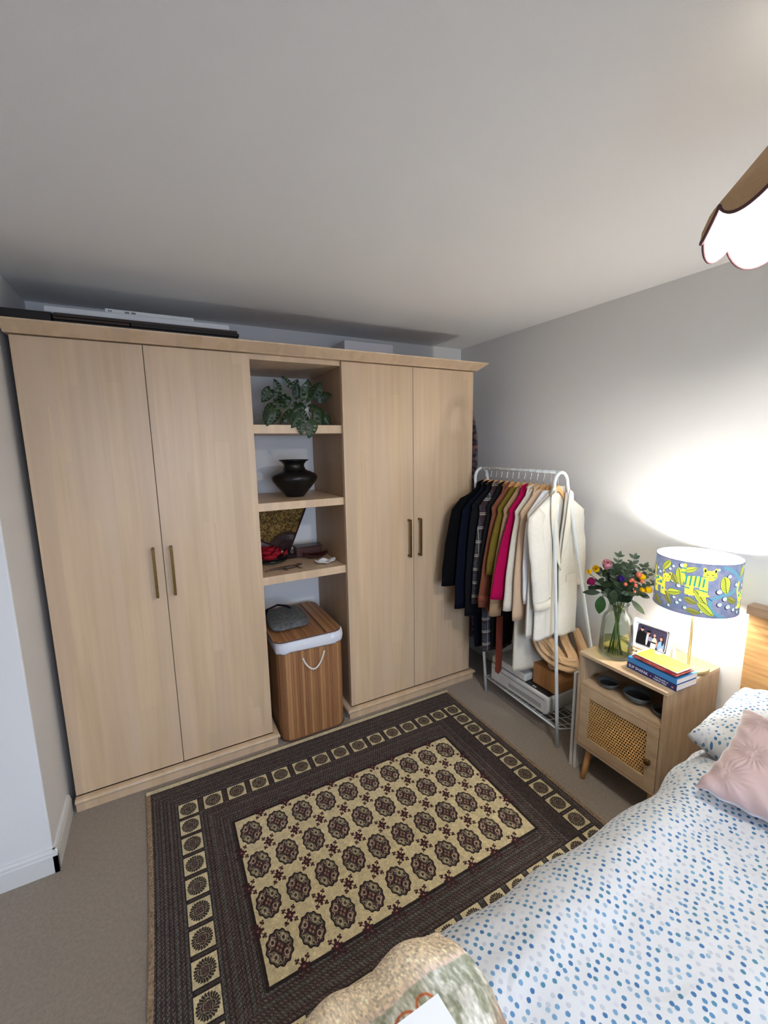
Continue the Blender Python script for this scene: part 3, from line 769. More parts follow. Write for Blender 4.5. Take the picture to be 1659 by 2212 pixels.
# ------------------------------------------------------------------ bedside lamp
def shade_img():
    w, h = 2400, 560        # circumference .961 x height .22 -> 2500 px/m
    s = 2500.0
    U, V = np.meshgrid((np.arange(w)+.5)/s, (np.arange(h)+.5)/s)
    rng = np.random.default_rng(11)
    c = lambda *r: np.array(r, float)/255
    n = rng.normal(0, 1, (h//40+2, w//40+2)); n = np.kron(n, np.ones((40, 40)))[:h, :w]
    for _ in range(60): n = (n+np.roll(n, 2, 0)+np.roll(n, -2, 0)+np.roll(n, 2, 1)+np.roll(n, -2, 1))/5
    n = n/n.std()
    f = np.clip(.5+.3*n, 0, 1)[..., None]
    img = c(98, 114, 146)*(1-f)+c(132, 132, 154)*f
    def win(cx, cy, r):
        i0, i1 = max(0, int((cx-r)*s)), min(w, int((cx+r)*s)); j0, j1 = max(0, int((cy-r)*s)), min(h, int((cy+r)*s))
        return np.s_[j0:j1, i0:i1]
    def paint(sl, mk, col, a=1.0):
        mk = np.clip(mk.astype(float), 0, 1)[..., None]*a; img[sl] = img[sl]*(1-mk)+col*mk
    def ell(cx, cy, a, b, ang, col, al=1.0):
        sl = win(cx, cy, max(a, b)+.004)
        x = U[sl]-cx; y = V[sl]-cy; ca, sa = math.cos(ang), math.sin(ang)
        X_, Y_ = x*ca+y*sa, -x*sa+y*ca
        paint(sl, np.hypot(X_/a, Y_/b) < 1, col, al)
    def stroke(pts, wd, col, al=1.0):
        pts = np.array(pts)
        for k in range(len(pts)-1):
            for t in np.linspace(0, 1, 24):
                p = pts[k]*(1-t)+pts[k+1]*t
                ell(p[0], p[1], wd, wd, 0, col, al)
    def curve(P, n_=14):
        P = [np.array(p) for p in P]; out = []
        for k in range(len(P)-1):
            p0, p1, p2, p3 = P[max(k-1, 0)], P[k], P[k+1], P[min(k+2, len(P)-1)]
            for t in np.linspace(0, 1, n_, endpoint=False):
                out.append(.5*((2*p1)+(-p0+p2)*t+(2*p0-5*p1+4*p2-p3)*t*t+(-p0+3*p1-3*p2+p3)*t**3))
        out.append(P[-1]); return out
    def leaf(cx, cy, L, wd, ang, col, vein):
        sl = win(cx, cy, L*.62+.004)
        x = U[sl]-cx; y = V[sl]-cy; ca, sa = math.cos(ang), math.sin(ang)
        X_, Y_ = (x*ca+y*sa)/(L/2), (-x*sa+y*ca)/wd
        Yc = Y_-.35*np.sin(X_*2.2)*.6
        prof_ = np.clip(1-X_**2, 0, 1)**.75*(1-.25*X_)
        paint(sl, (np.abs(Yc) < prof_*1.12)*(np.abs(X_) < 1), c(40, 38, 60), .8)
        paint(sl, (np.abs(Yc) < prof_)*(np.abs(X_) < 1), col)
        paint(sl, (Yc > 0)*(np.abs(Yc) < prof_*.9)*(np.abs(X_) < 1), col*.84, .7)
        paint(sl, (np.abs(Yc) < .07)*(np.abs(X_) < .95), vein)
        vv = np.abs(((X_+np.abs(Yc)*.45)*4.2) % 1-.5) < .08
        paint(sl, vv*(np.abs(Yc) < prof_*.75)*(np.abs(X_) < .85), vein, .75)
    def berry(cx, cy, r):
        ell(cx-.3*r, cy+.12*r, r*1.05, r, 0, c(44, 38, 66))
        ell(cx, cy, r*.88, r*.82, 0, c(206, 232, 226)); ell(cx-.05*r, cy-.15*r, r*.45, r*.36, 0, c(112, 160, 150)); ell(cx-.05*r, cy-.05*r, r*.34, r*.22, 0, c(210, 236, 230))
    Y1, G1, TE = c(226, 220, 80), c(192, 202, 76), c(48, 138, 130)
    def cat(cx, cy, k, style):
        # standing cat, body to the left of the head; k = scale
        q = lambda x, y: (cx+x*k, cy+y*k)
        stroke(curve([q(-.030, .010), q(-.040, -.012), q(-.036, -.036)]), .0038*k, Y1)
        for dx_ in (-.028, -.019, .004, .012):
            stroke([q(dx_, .012), q(dx_+.001, .040)], .0052*k, Y1)
            ell(*q(dx_+.003, .042), .0075*k, .0038*k, 0, Y1)
        ell(*q(-.010, .006), .027*k, .0155*k, -.05, Y1)
        if style:
            for dx_ in (-.030, -.020, -.010, 0, .009):
                stroke([q(dx_, -.008), q(dx_-.002, .018)], .0020*k, TE)
            for (a, b) in ((-.028, .026), (.004, .028), (.012, .030)): stroke([q(a-.004, b), q(a+.005, b+.001)], .0018*k, TE)
            for b in (-.014, -.026): stroke([q(-.043, b), q(-.034, b)], .0018*k, TE)
        else:
            for (a, b, r) in ((-.028, .004, .005), (-.016, -.002, .0055), (-.014, .012, .0035), (-.002, .008, .0055), (.006, -.001, .003), (-.026, .026, .0036), (.008, .026, .0036)):
                ell(*q(a, b), r*k, r*k, 0, TE)
        ell(*q(.020, -.014), .0155*k, .0140*k, 0, Y1)
        for sx_ in (-1, 1):
            stroke([q(.020+sx_*.010, -.022), q(.020+sx_*.013, -.031)], .0040*k, Y1)
            ell(*q(.020+sx_*.0115, -.027), .0024*k, .0042*k, 0, c(50, 60, 40))
            ell(*q(.020+sx_*.0058, -.016), .0026*k, .0016*k, 0, c(90, 110, 40))
            stroke([q(.020+sx_*.013, -.010), q(.020+sx_*.009, -.009)], .0012*k, TE if style else c(150, 130, 40))
        ell(*q(.020, -.0095), .0022*k, .0014*k, 0, c(220, 130, 120)); ell(*q(.020, -.0055), .0030*k, .0007*k, 0, c(120, 90, 50))
    # repeating design, two repeats around the drum
    for rep in range(4):
        o = rep*.4776-.03-.4776
        stroke(curve([(o+0.285, .225), (o+0.239, .190), (o+0.233, .150), (o+0.272, .128), (o+0.325, .110), (o+0.348, .070), (o+0.312, .030), (o+0.272, .010)]), .0060, c(92, 146, 166))
        stroke(curve([(o+0.236, .150), (o+0.186, .118), (o+0.126, .104)]), .0022, c(60, 92, 130))
        stroke(curve([(o+0.348, .070), (o+0.398, .060), (o+0.451, .030)]), .0050, c(104, 150, 170))
        for (x, y, r) in ((.095, .018, .0085), (.070, .030, .006), (.060, .045, .006), (.072, .092, .0075), (.090, .108, .0075), (.196, .112, .0100), (.222, .048, .0080), (.250, .085, .0075), (.214, .142, .0090), (.200, .166, .0085), (.226, .176, .0095), (.248, .190, .0080), (.270, .205, .0075), (.262, .184, .0065), (.080, .162, .0060), (.098, .168, .0060), (.090, .182, .0065), (.112, .196, .0065), (.330, .095, .0065), (.342, .120, .0065), (.300, .020, .0070), (.155, .200, .006), (.040, .130, .0065), (.050, .145, .006), (.175, .030, .0075), (.188, .020, .006), (.120, .135, .006), (.285, .095, .007), (.318, .185, .0065), (.345, .195, .006), (.010, .060, .007), (.022, .072, .006), (.065, .205, .006)):
            berry(o+x*1.3266, y, r*1.12)
        for (x, y, L, wd, an, dk) in ((.045, .035, .050, .011, 2.1, 0), (.092, .068, .062, .013, 1.25, 0), (.076, .082, .040, .009, .9, 1), (.212, .085, .062, .016, 1.2, 0), (.150, .142, .062, .014, .85, 0), (.060, .172, .050, .010, .9, 1), (.078, .140, .050, .011, -.4, 0), (.165, .190, .064, .012, .65, 0), (.125, .162, .040, .010, .2, 1), (.310, .055, .054, .011, -1.05, 0), (.330, .165, .046, .010, -.9, 0), (.300, .200, .050, .011, .6, 1), (.345, .070, .050, .010, 1.3, 1), (.118, .030, .040, .009, -.6, 0), (.275, .030, .046, .010, 1.9, 0), (.135, .205, .044, .009, 0, 1), (.238, .150, .044, .010, .3, 1), (.020, .200, .050, .010, .5, 1)):
            leaf(o+x*1.3266, y, L*1.22, wd*1.2, an, c(150, 150, 70) if dk else G1, c(60, 80, 40))
        cat(o+0.192, .068, 1.52, True)
        cat(o+0.398, .128, 1.39, False); cat(o+0.040, .105, 1.32, False)
    return img
def shade_mat(name, arr):
    mt = bpy.data.materials.new(name); mt.use_nodes = True
    nt = mt.node_tree; N = nt.nodes; L = nt.links; b = N['Principled BSDF']
    b.inputs['Roughness'].default_value = .8; b.inputs['Specular IOR Level'].default_value = .1
    t = N.new('ShaderNodeTexImage'); t.image = img_from(name, arr)
    g = N.new('ShaderNodeNewGeometry')
    mx = N.new('ShaderNodeMix'); mx.data_type = 'RGBA'; mx.inputs['B'].default_value = (.88, .88, .86, 1)
    L.new(g.outputs['Backfacing'], mx.inputs['Factor']); L.new(t.outputs[0], mx.inputs['A']); L.new(mx.outputs['Result'], b.inputs['Base Color'])
    tr = N.new('ShaderNodeBsdfTranslucent'); L.new(t.outputs[0], tr.inputs[0])
    ms = N.new('ShaderNodeMixShader'); ms.inputs[0].default_value = .035
    L.new(b.outputs[0], ms.inputs[1]); L.new(tr.outputs[0], ms.inputs[2]); L.new(ms.outputs[0], N['Material Output'].inputs[0])
    MATS[name] = mt; return mt
LX, LY = 2.486, -1.312; LR, LZ0, LZ1 = .152, .966, 1.186
M_gold = mat('brushed_brass', (206, 192, 148), .36, .85, var=.08, vscale=60, vstretch=(1, 1, 8))
lamp = thing('table_lamp', 'brass table lamp with a blue drum shade printed with yellow cats and leaves', 'lamp', (LX+.02, LY, NT))
build('base', MB().lathe([(0, 0), (.078, 0), (.080, .003), (.080, .019), (.078, .022), (.010, .0235), (0, .0235)], (LX+.024, LY+.012, NT), 56), M_gold, lamp, smooth=True, bevel=.0008)
build('pole', MB().tube([(LX+.012, LY+.004, NT+.023), (LX+.004, LY, LZ0+.06)], .0052, 14), M_gold, lamp, smooth=True)
sm = MB().grid(lambda a, b: (LX+LR*math.cos(-2*PI*a+2.6), LY+LR*math.sin(-2*PI*a+2.6), lerp(LZ1, LZ0, b)), 96, 2, lambda a, b: (1-a, 1-b))
shade = build('lamp_shade', sm, shade_mat('shade_print', shade_img()), lamp, smooth=True)
for z in (LZ0, LZ1):
    build('rim', MB().tube([(LX+LR*math.cos(t), LY+LR*math.sin(t), z) for t in np.linspace(0, 2*PI, 96, endpoint=False)], .0013, 6, close=True), mat('rim_band', (96, 96, 128), .7), shade)
sp = MB()
for a in (0, 2.094, 4.189):
    sp.tube([(LX+.012*math.cos(a), LY+.012*math.sin(a), LZ0+.055), (LX+LR*.99*math.cos(a), LY+LR*.99*math.sin(a), LZ0+.004)], .0012, 6)
sp.tube([(LX+.016*math.cos(t), LY+.016*math.sin(t), LZ0+.055) for t in np.linspace(0, 2*PI, 20, endpoint=False)], .0015, 6, close=True)
build('shade_carrier', sp, M_trim, shade)
def emis(name, col, st):
    mt = bpy.data.materials.new(name); mt.use_nodes = True
    nt = mt.node_tree; nt.nodes.remove(nt.nodes['Principled BSDF'])
    e = nt.nodes.new('ShaderNodeEmission'); e.inputs[0].default_value = (*col, 1); e.inputs[1].default_value = st
    nt.links.new(e.outputs[0], nt.nodes['Material Output'].inputs[0]); MATS[name] = mt; return mt
def point(name, loc, energy, col, r):
    d = bpy.data.lights.new(name, 'POINT'); d.energy = energy; d.color = col; d.shadow_soft_size = r
    o = bpy.data.objects.new(name, d); COL.objects.link(o); o.location = loc; return o
bl = build('bulb', MB().sphere((LX, LY, LZ0+.098), .022, 16, 10, (1, 1, 1.3)), emis('bulb_glow', (1, .93, .82), 18), lamp, smooth=True)
bl.visible_shadow = True
point('lamp_light', (LX, LY, LZ0+.160), LAMP_W, (1.0, .975, .93), .028)

# ------------------------------------------------------------------ pendant lamp
PX, PY, PZ = 1.553, -1.948, 2.045; PR = .232
M_pend = mat('linen_shade', (206, 170, 128), .9, var=.10, vscale=180, bump=.3, bscale=600)
M_pin = mat('white_lining', (240, 240, 236), .7)
M_pt = mat('plum_trim', (92, 56, 58), .8)
pend = thing('pendant_lamp', 'beige cone pendant shade with scalloped plum trim hanging from the ceiling', 'lamp', (PX, PY, PZ))
NS = 12; PA = .93
def prim(a):
    t = 2*PI*a
    sc = abs(math.sin(NS*t/2+PA))**.75
    return t, .034*sc
def pcone(a, b, off=0.0):
    t, dz = prim(a)
    H = .215
    zt = PZ+.030+H; zb = PZ+.030-dz
    z = lerp(zt, zb, b)
    r = lerp(.062, PR, min(1, (zt-z)/(H+.0)))+off
    if z < PZ+.030: r = PR+off-(PZ+.030-z)*(-.10)
    return (PX+r*math.cos(t), PY+r*math.sin(t), z)
co = build('cone', MB().grid(lambda a, b: pcone(a, b), 240, 12), M_pend, pend, smooth=True)
build('lining', MB().grid(lambda a, b: pcone(a, b, -.004), 240, 12), M_pin, pend, smooth=True)
tp = []
for i in range(480):
    p = pcone(i/480, 1, -.002); tp.append(p)
build('trim', MB().tube(tp, .0032, 6, close=True), M_pt, pend, smooth=True)
build('ceiling_rose', MB().lathe([(0, 0), (.045, 0), (.048, -.006), (.03, -.022), (.006, -.026)], (PX, PY, CEIL), 24), M_trim, pend, smooth=True)
build('flex', MB().tube([(PX, PY, CEIL-.02), (PX, PY, PZ+.20)], .003, 8), M_trim, pend)
sp = MB()
for a in (0, 2.094, 4.189): sp.tube([(PX, PY, PZ+.235), (PX+.061*math.cos(a), PY+.061*math.sin(a), PZ+.243)], .0015, 6)
build('shade_carrier', sp, M_trim, pend)
build('bulb_holder', MB().lathe([(0, 0), (.018, 0), (.018, -.05), (0, -.05)], (PX, PY, PZ+.24), 16), M_trim, pend, smooth=True)
build('bulb', MB().sphere((PX, PY, PZ+.118), .028, 16, 10, (1, 1, 1.2)), emis('bulb_glow2', (1, .95, .87), 20), pend, smooth=True)
point('pendant_light', (PX, PY, PZ+.034), PENDANT_W, (1.0, .975, .935), .04)

# ------------------------------------------------------------------ clothes rack
M_rk = mat('rack_white', (218, 222, 220), .35)
RZ = 1.515
fa, na = Vector((2.33, -.095, RZ)), Vector((2.362, -.690, RZ))
rack = thing('clothes_rack', 'white metal clothes rack with arched ends and a wire shelf', 'clothes rack', (2.45, -.45, 0))
def arch(top, lf, rf):
    """inverted-U end frame: left foot, arch, right foot"""
    hw = .050
    P = []
    L0 = Vector(lf); R0 = Vector(rf)
    aL = Vector((top.x-hw, top.y, top.z-.062)); aR = Vector((top.x+hw, top.y, top.z-.062))
    for t in np.linspace(0, 1, 6, endpoint=False): P.append(L0.lerp(aL, t))
    for t in np.linspace(PI, 0, 13): P.append(Vector((top.x+hw*math.cos(t), top.y, top.z-.062+.062*math.sin(t))))
    for t in np.linspace(0, 1, 6)[1:]: P.append(aR.lerp(R0, t))
    return P
for top, lf, rf in ((fa, (2.322, -.195, 0), (2.600, -.20, 0)), (na, (2.300, -.803, 0), (2.606, -.868, 0))):
    build('end_frame', MB().tube(arch(top, lf, rf), .0095, 12), M_rk, rack, smooth=True)
build('rail', MB().tube([fa, na], .0085, 12), M_rk, rack, smooth=True)
def onleg(a, b, z):
    a = Vector(a); b = Vector(b); return a.lerp(b, z/b.z)
LFa = onleg((2.322, -.195, 0), (fa.x-.05, fa.y, 1.45), .11); LNa = onleg((2.300, -.803, 0), (na.x-.05, na.y, 1.45), .105)
RFa = onleg((2.600, -.20, 0), (fa.x+.05, fa.y, 1.45), .11); RNa = onleg((2.606, -.868, 0), (na.x+.05, na.y, 1.45), .105)
build('shelf_bar', MB().tube([LFa, LNa], .006, 10), M_rk, rack, smooth=True)
build('shelf_bar', MB().tube([RFa, RNa], .006, 10), M_rk, rack, smooth=True)
for A_, B_, bow in ((LFa, RFa, .0), (LNa, RNa, -.012)):
    build('shelf_rim', MB().tube([A_.lerp(B_, t)+Vector((0, bow*math.sin(PI*t), -.012*math.sin(PI*t))) for t in np.linspace(0, 1, 11)], .0035, 8), M_rk, rack, smooth=True)
for i in range(7):
    t = (i+.5)/7
    a = LFa.lerp(RFa, t); b = LNa.lerp(RNa, t)
    build('shelf_wire', MB().tube([a+Vector((0, 0, -.010*math.sin(PI*t))), b+Vector((0, 0, -.010*math.sin(PI*t)))], .0018, 6), M_rk, rack)
for i in range(11):
    t = (i+.5)/11
    a = LFa.lerp(LNa, t); b = RFa.lerp(RNa, t)
    build('cross_wire', MB().tube([a, a.lerp(b, .5)+Vector((0, 0, -.014)), b], .0018, 6), M_rk, rack)

# hangers: one prototype, copied
M_hw = mat('hanger_beech', (208, 156, 98), .4, var=.12, vscale=14, vstretch=(1, 6, 6))
M_hw2 = mat('hanger_pale', (214, 172, 118), .4)
M_chrome = mat('chrome', (210, 212, 214), .18, 1.0)
def railpt(y): t = (y-fa.y)/(na.y-fa.y); return lerp(fa.x, na.x, t)
def make_hanger(y):
    cx = railpt(y)
    t = thing('clothes_hanger', '', 'hanger', (cx, y, RZ), 'wooden hangers along the rail')
    mb = MB(); n = 24; vs = []
    for i in range(n+1):
        s = -1+2*i/n; a = abs(s)
        zt = 1.448-.168*a*a/(a+.12); hgt = .034*(1-a)+.020*a+(.004 if a > .9 else 0)
        th = .0065-.0015*a
        x = cx+s*.128; yy = y+.012*a*a
        for (dy_, dz_) in ((-th, -hgt), (-th, -.004), (-th*.4, 0), (th*.4, 0), (th, -.004), (th, -hgt)):
            vs.append((x, yy+dy_, zt+dz_))
    fs = [(0, 1, 2, 3, 4, 5), tuple(n*6+j for j in (5, 4, 3, 2, 1, 0))]
    for i in range(n):
        for j in range(6): fs.append((i*6+j, (i+1)*6+j, (i+1)*6+(j+1) % 6, i*6+(j+1) % 6))
    mb.add(vs, fs)
    build('wooden_arm', mb, M_hw, t, smooth=False, bevel=.001)
    P = [(cx, y, 1.436), (cx, y, 1.472), (cx+.004, y, 1.484)]
    for a in np.linspace(-60, 215, 14):
        r = .0125; P.append((cx-.0005+r*math.cos(math.radians(a)), y, RZ-.0015+r*math.sin(math.radians(a))))
    build('hook', MB().tube(P, .0016, 8), M_chrome, t, smooth=True)
    return t
GY = [-.135-.0445*i for i in range(12)]+[-.672]
GY[11] = -.625
def dup(root, loc, label, rz=0.0):
    r = root.copy(); COL.objects.link(r); r.location = loc; r.rotation_euler = (0, 0, rz); r['label'] = label
    for ch in list(root.children):
        c = ch.copy(); COL.objects.link(c); c.parent = r
    return r
hl = ['under the black coat nearest the wardrobe', 'under the dark navy coat', 'under the charcoal jacket', 'under the grey plaid coat', 'under the dark grey coat behind the brown coat',
      'under the terracotta coat', 'under the olive jumper', 'under the beige knit cardigan', 'under the magenta jacket', 'under the oatmeal coat', 'under the camel coat', 'under the white shirt jacket', 'under the white linen blazer at the near end']
h0 = make_hanger(GY[0]); h0['label'] = 'wooden hanger '+hl[0]
for i in range(1, 13):
    rz = random.Random(i).uniform(-.04, .04)
    h = dup(h0, (railpt(GY[i]), GY[i], RZ), 'wooden hanger '+hl[i], rz)

# garments
def cloth(name, rgb, **k):
    k.setdefault('bump', .25); k.setdefault('bscale', 700)
    return mat(name, rgb, .92, sheen=.0, spec=.08, **k)
def plaid_mat():
    mt = bpy.data.materials.new('grey_plaid'); mt.use_nodes = True
    nt = mt.node_tree; N = nt.nodes; L = nt.links; b = N['Principled BSDF']; b.inputs['Roughness'].default_value = .95
    tc = N.new('ShaderNodeTexCoord'); sx = N.new('ShaderNodeSeparateXYZ'); L.new(tc.outputs['Object'], sx.inputs[0])
    def math_(op, a, b_=None, c=None):
        q = N.new('ShaderNodeMath'); q.operation = op
        for k, v in enumerate((a, b_, c)):
            if v is None: continue
            if isinstance(v, (int, float)): q.inputs[k].default_value = v
            else: L.new(v, q.inputs[k])
        return q.outputs[0]
    def lines(src, per, off, wd):
        f = math_('FRACT', math_('DIVIDE', math_('ADD', src, off+20), per))
        return math_('LESS_THAN', math_('ABSOLUTE', math_('SUBTRACT', f, .5)), wd/per)
    nz_ = N.new('ShaderNodeTexNoise'); nz_.inputs['Scale'].default_value = 260; L.new(tc.outputs['Object'], nz_.inputs['Vector'])
    r = N.new('ShaderNodeValToRGB'); r.color_ramp.elements[0].position = .42; r.color_ramp.elements[0].color = (*lin((22, 22, 27)), 1); r.color_ramp.elements[1].position = .6; r.color_ramp.elements[1].color = (*lin((78, 78, 84)), 1)
    L.new(nz_.outputs['Fac'], r.inputs[0]); cur = r.outputs[0]
    def over(mask, rgb, f):
        nonlocal cur
        m_ = N.new('ShaderNodeMix'); m_.data_type = 'RGBA'; m_.inputs['B'].default_value = (*lin(rgb), 1)
        L.new(math_('MULTIPLY', mask, f), m_.inputs['Factor']); L.new(cur, m_.inputs['A']); cur = m_.outputs['Result']
    over(lines(sx.outputs[0], .085, .0, .012), (54, 22, 28), .75); over(lines(sx.outputs[2], .085, .03, .010), (54, 26, 30), .6)
    over(lines(sx.outputs[2], .085, .006, .0026), (176, 166, 150), .8); over(lines(sx.outputs[2], .085, .016, .0022), (200, 190, 172), .8)
    over(lines(sx.outputs[0], .085, .030, .0016), (190, 180, 164), .6)
    L.new(cur, b.inputs['Base Color']); MATS['grey_plaid'] = mt; return mt
def ribknit(name, rgb):
    mt = cloth(name, rgb, var=.16, vscale=70, vstretch=(3, 3, .7), bump=.9, bscale=240); return mt
GM = [cloth('black_wool', (11, 11, 13)), cloth('navy_black_wool', (14, 17, 30)), cloth('charcoal_wool', (24, 25, 28), var=.2, vscale=200), plaid_mat(),
      cloth('dark_grey_wool', (28, 28, 30)), cloth('terracotta_cotton', (126, 76, 56)), ribknit('olive_knit', (122, 104, 40)), ribknit('beige_knit', (172, 142, 108)),
      cloth('magenta_wool', (166, 12, 72)), cloth('oatmeal_wool', (222, 214, 196), var=.06, vscale=80), cloth('camel_wool', (208, 180, 150)), cloth('white_cotton', (236, 236, 236)),
      cloth('white_linen', (236, 230, 216), var=.05, vscale=60, bump=.4)]
def profile_w(z, zs, zh, hw, hemw):
    """half-width of the torso at height z"""
    zn = zs+.116
    if z > zs:
        f = (zn-z)/(zn-zs)            # 0 at neck, 1 at shoulder point
        return lerp(.052, hw, f**1.0)
    f = (zs-z)/(zs-zh)
    side = hw-.018-.02*math.sin(min(1, f*2.2)*PI/2)*.6
    return lerp(side, hemw, max(0, f-.25)/.75) if f > .25 else lerp(hw, side, f/.25)
def garment(i, name, label, cat, sh, cuff, zh, hw=.205, hemw=.185, th=.0175, sleeve=True, sr=(.056, .046), collar=True, seed=0, srx=None, folds=.006, open_front=False):
    y = GY[i]; cx = railpt(y); zs = 1.300; zn = 1.416; hw = min(hw, cx-sh[0]+.036)
    t = thing(name, label, cat, (cx, y, zn), 'coats and tops hanging on the rail')
    mt = GM[i]; mb = MB(); nr, nc = 44, 48
    zsx = [zn-(zn-zs)*(k/8) for k in range(8)]+[zs-(zs-zh)*(k/(nr-8)) for k in range(nr-7)]
    rows = []
    for r, z in enumerate(zsx):
        w = profile_w(z, zs, zh, hw, hemw); f = max(0, (zs-z)/(zs-zh))
        for c_ in range(nc):
            a = 2*PI*c_/nc
            ca, sa = math.cos(a), math.sin(a)
            x = w*math.copysign(abs(ca)**.8, ca)
            yy = th*(.75+.25*min(1, f*3))*math.copysign(abs(sa)**.55, sa)
            yy += folds*f*math.sin(x*46+seed*1.7+3*f)*(.6+.4*nz(x*9, seed, f*2))
            zz = z+ (.008*math.sin(x*21+seed)+.006*nz(x*10, seed))*f**6
            mb.v.append((cx+x+.004*nz(z*6, seed)*f, y+yy, zz))
    n_ = len(zsx)
    for r in range(n_-1):
        for c_ in range(nc): mb.f.append((r*nc+c_, r*nc+(c_+1) % nc, (r+1)*nc+(c_+1) % nc, (r+1)*nc+c_))
    mb.f.append(tuple(reversed(range(nc))))
    mb.f.append(tuple((n_-1)*nc+c_ for c_ in range(nc)))
    body = build('body', mb, mt, t, smooth=True)
    if sleeve:
        sx, sz = sh; kx, kz = cuff
        for side in (-1, 1):
            if side < 0:
                P0 = Vector((sx+.115, y, sz+.066)); Pm = Vector((sx+.060, y, sz+.030)); P1 = Vector((sx+.014, y-.001, sz-.030)); P3 = Vector((kx, y-.003, kz))
            else:
                sxx = cx+hw-.012; P0 = Vector((sxx-.10, y, sz+.060)); Pm = Vector((sxx-.050, y, sz+.026)); P1 = Vector((sxx, y, sz-.030)); P3 = Vector((min(sxx+.045, XR-.06), y+.0, kz))
            pts = [P0, Pm]
            for q in np.linspace(0, 1, 14):
                p = P1.lerp(P3, q); p.x += side*.012*math.sin(PI*q)*(1 if i not in (12,) else -.5); pts.append(p)
            rr = [sr[0]*.45, sr[0]*.78]+[lerp(sr[0], sr[1], q)*(1+.05*math.sin(q*17+seed)*q) for q in np.linspace(0, 1, 14)]
            ry = [th*.7, th*.9]+[th*1.0*(1+.08*math.sin(q*11+seed)) for q in np.linspace(0, 1, 14)]
            build('sleeve', MB().tube(pts, rr, 20, ry=ry, upv=(1, 0, 0)), mt, t, smooth=True)
    if collar:
        cb = MB()
        def cf(a, b):
            an = lerp(-.12*PI, 1.12*PI, a)
            w = .066+.020*b
            return (cx-w*math.cos(an), y+(.017+.004*b)*math.sin(an)*1.0, zn+.026*(1-b)-.012*abs(math.cos(an))*(1+b)-.020*b)
        cb.grid(cf, 26, 4)
        build('collar', cb, mt, t, smooth=True, solid=.003)
    return t, body
SH = [(2.104, 1.274), (2.150, 1.275), (2.180, 1.268), (2.205, 1.272), (2.225, 1.248), (2.222, 1.264), (2.227, 1.272), (2.230, 1.270), (2.229, 1.280), (2.230, 1.277), (2.225, 1.273), (2.215, 1.262), (2.165, 1.268)]
CU = [(2.040, .785), (2.110, .640), (2.150, .600), (2.163, .690), (2.168, .760), (2.138, .700), (2.157, .910), (2.145, .675), (2.121, .795), (2.165, .735), (2.205, .690), (2.225, .800), (2.215, .800)]
garment(0, 'black_coat', 'black wool coat, furthest garment, in front of the wardrobe door', 'coat', SH[0], CU[0], .58, hw=.215, hemw=.15, sr=(.060, .056), seed=1)
garment(1, 'navy_coat', 'very dark navy long coat between the black coat and the charcoal jacket', 'coat', SH[1], CU[1], .34, hw=.19, hemw=.10, sr=(.058, .054), seed=2)
garment(2, 'charcoal_jacket', 'charcoal jacket just behind the plaid coat', 'jacket', SH[2], CU[2], .60, hw=.19, seed=3)
garment(3, 'plaid_coat', 'grey plaid coat with cream and dark red lines', 'coat', SH[3], CU[3], .345, hw=.19, hemw=.125, sr=(.050, .043), seed=4)
garment(4, 'dark_grey_coat', 'dark grey coat between the plaid coat and the terracotta coat', 'coat', SH[4], CU[4], .40, hw=.18, hemw=.085, seed=5)
tg, _ = garment(5, 'terracotta_coat', 'terracotta brown trench coat with a buttoned cuff strap', 'coat', SH[5], CU[5], .66, hw=.185, sr=(.052, .044), seed=6)
y5 = GY[5]
build('belt', MB().add([(2.228, y5-.022, .62), (2.278, y5-.022, .62), (2.278, y5-.024, .262), (2.253, y5-.024, .238), (2.226, y5-.024, .262), (2.228, y5-.019, .62), (2.278, y5-.019, .62), (2.278, y5-.021, .262), (2.253, y5-.021, .238), (2.226, y5-.021, .262)],
      [(0, 1, 2, 3, 4), (9, 8, 7, 6, 5)]+[(i, i+5, (i+1) % 5+5, (i+1) % 5) for i in range(5)]), cloth('terracotta_dark', (112, 52, 38)), tg)
cuffm = MB().tube([(2.150, y5-.003, .775), (2.147, y5-.003, .755), (2.144, y5-.003, .735)], [.051, .052, .051], 20, ry=[.0205, .021, .0205], upv=(1, 0, 0))
build('cuff_strap', cuffm, cloth('terracotta_strap', (134, 76, 58)), tg, smooth=True)
build('button', MB().lathe([(0, 0), (.008, 0), (.009, .002), (.006, .004), (0, .0035)], (0, 0, 0), 14), M_dark, tg, smooth=True).matrix_local = Matrix.Translation(Vector((2.112, y5-.021, .752))-tg.location) @ Matrix.Rotation(math.radians(90), 4, 'X')
garment(6, 'olive_jumper', 'olive mustard knitted jumper behind the beige cardigan', 'jumper', SH[6], CU[6], .86, hw=.185, collar=False, seed=7)
garment(7, 'beige_cardigan', 'beige ribbed knit cardigan with long sleeve behind the magenta jacket', 'cardigan', SH[7], CU[7], .74, hw=.185, sr=(.054, .046), collar=False, seed=8)
garment(8, 'magenta_jacket', 'bright magenta pink jacket', 'jacket', SH[8], CU[8], .84, hw=.18, sr=(.055, .056), seed=9)
garment(9, 'oatmeal_coat', 'oatmeal wool coat next to the magenta jacket', 'coat', SH[9], CU[9], .335, hw=.18, hemw=.135, sr=(.052, .040), seed=10)
garment(10, 'camel_coat', 'pale camel coat with wide turned collar beside the white clothes', 'coat', SH[10], CU[10], .74, hw=.185, sr=(.050, .052), seed=11)
garment(11, 'white_shirt_jacket', 'plain white cotton top behind the white linen blazer', 'shirt', SH[11], CU[11], .585, hw=.165, hemw=.15, sr=(.045, .040), seed=12, collar=False)

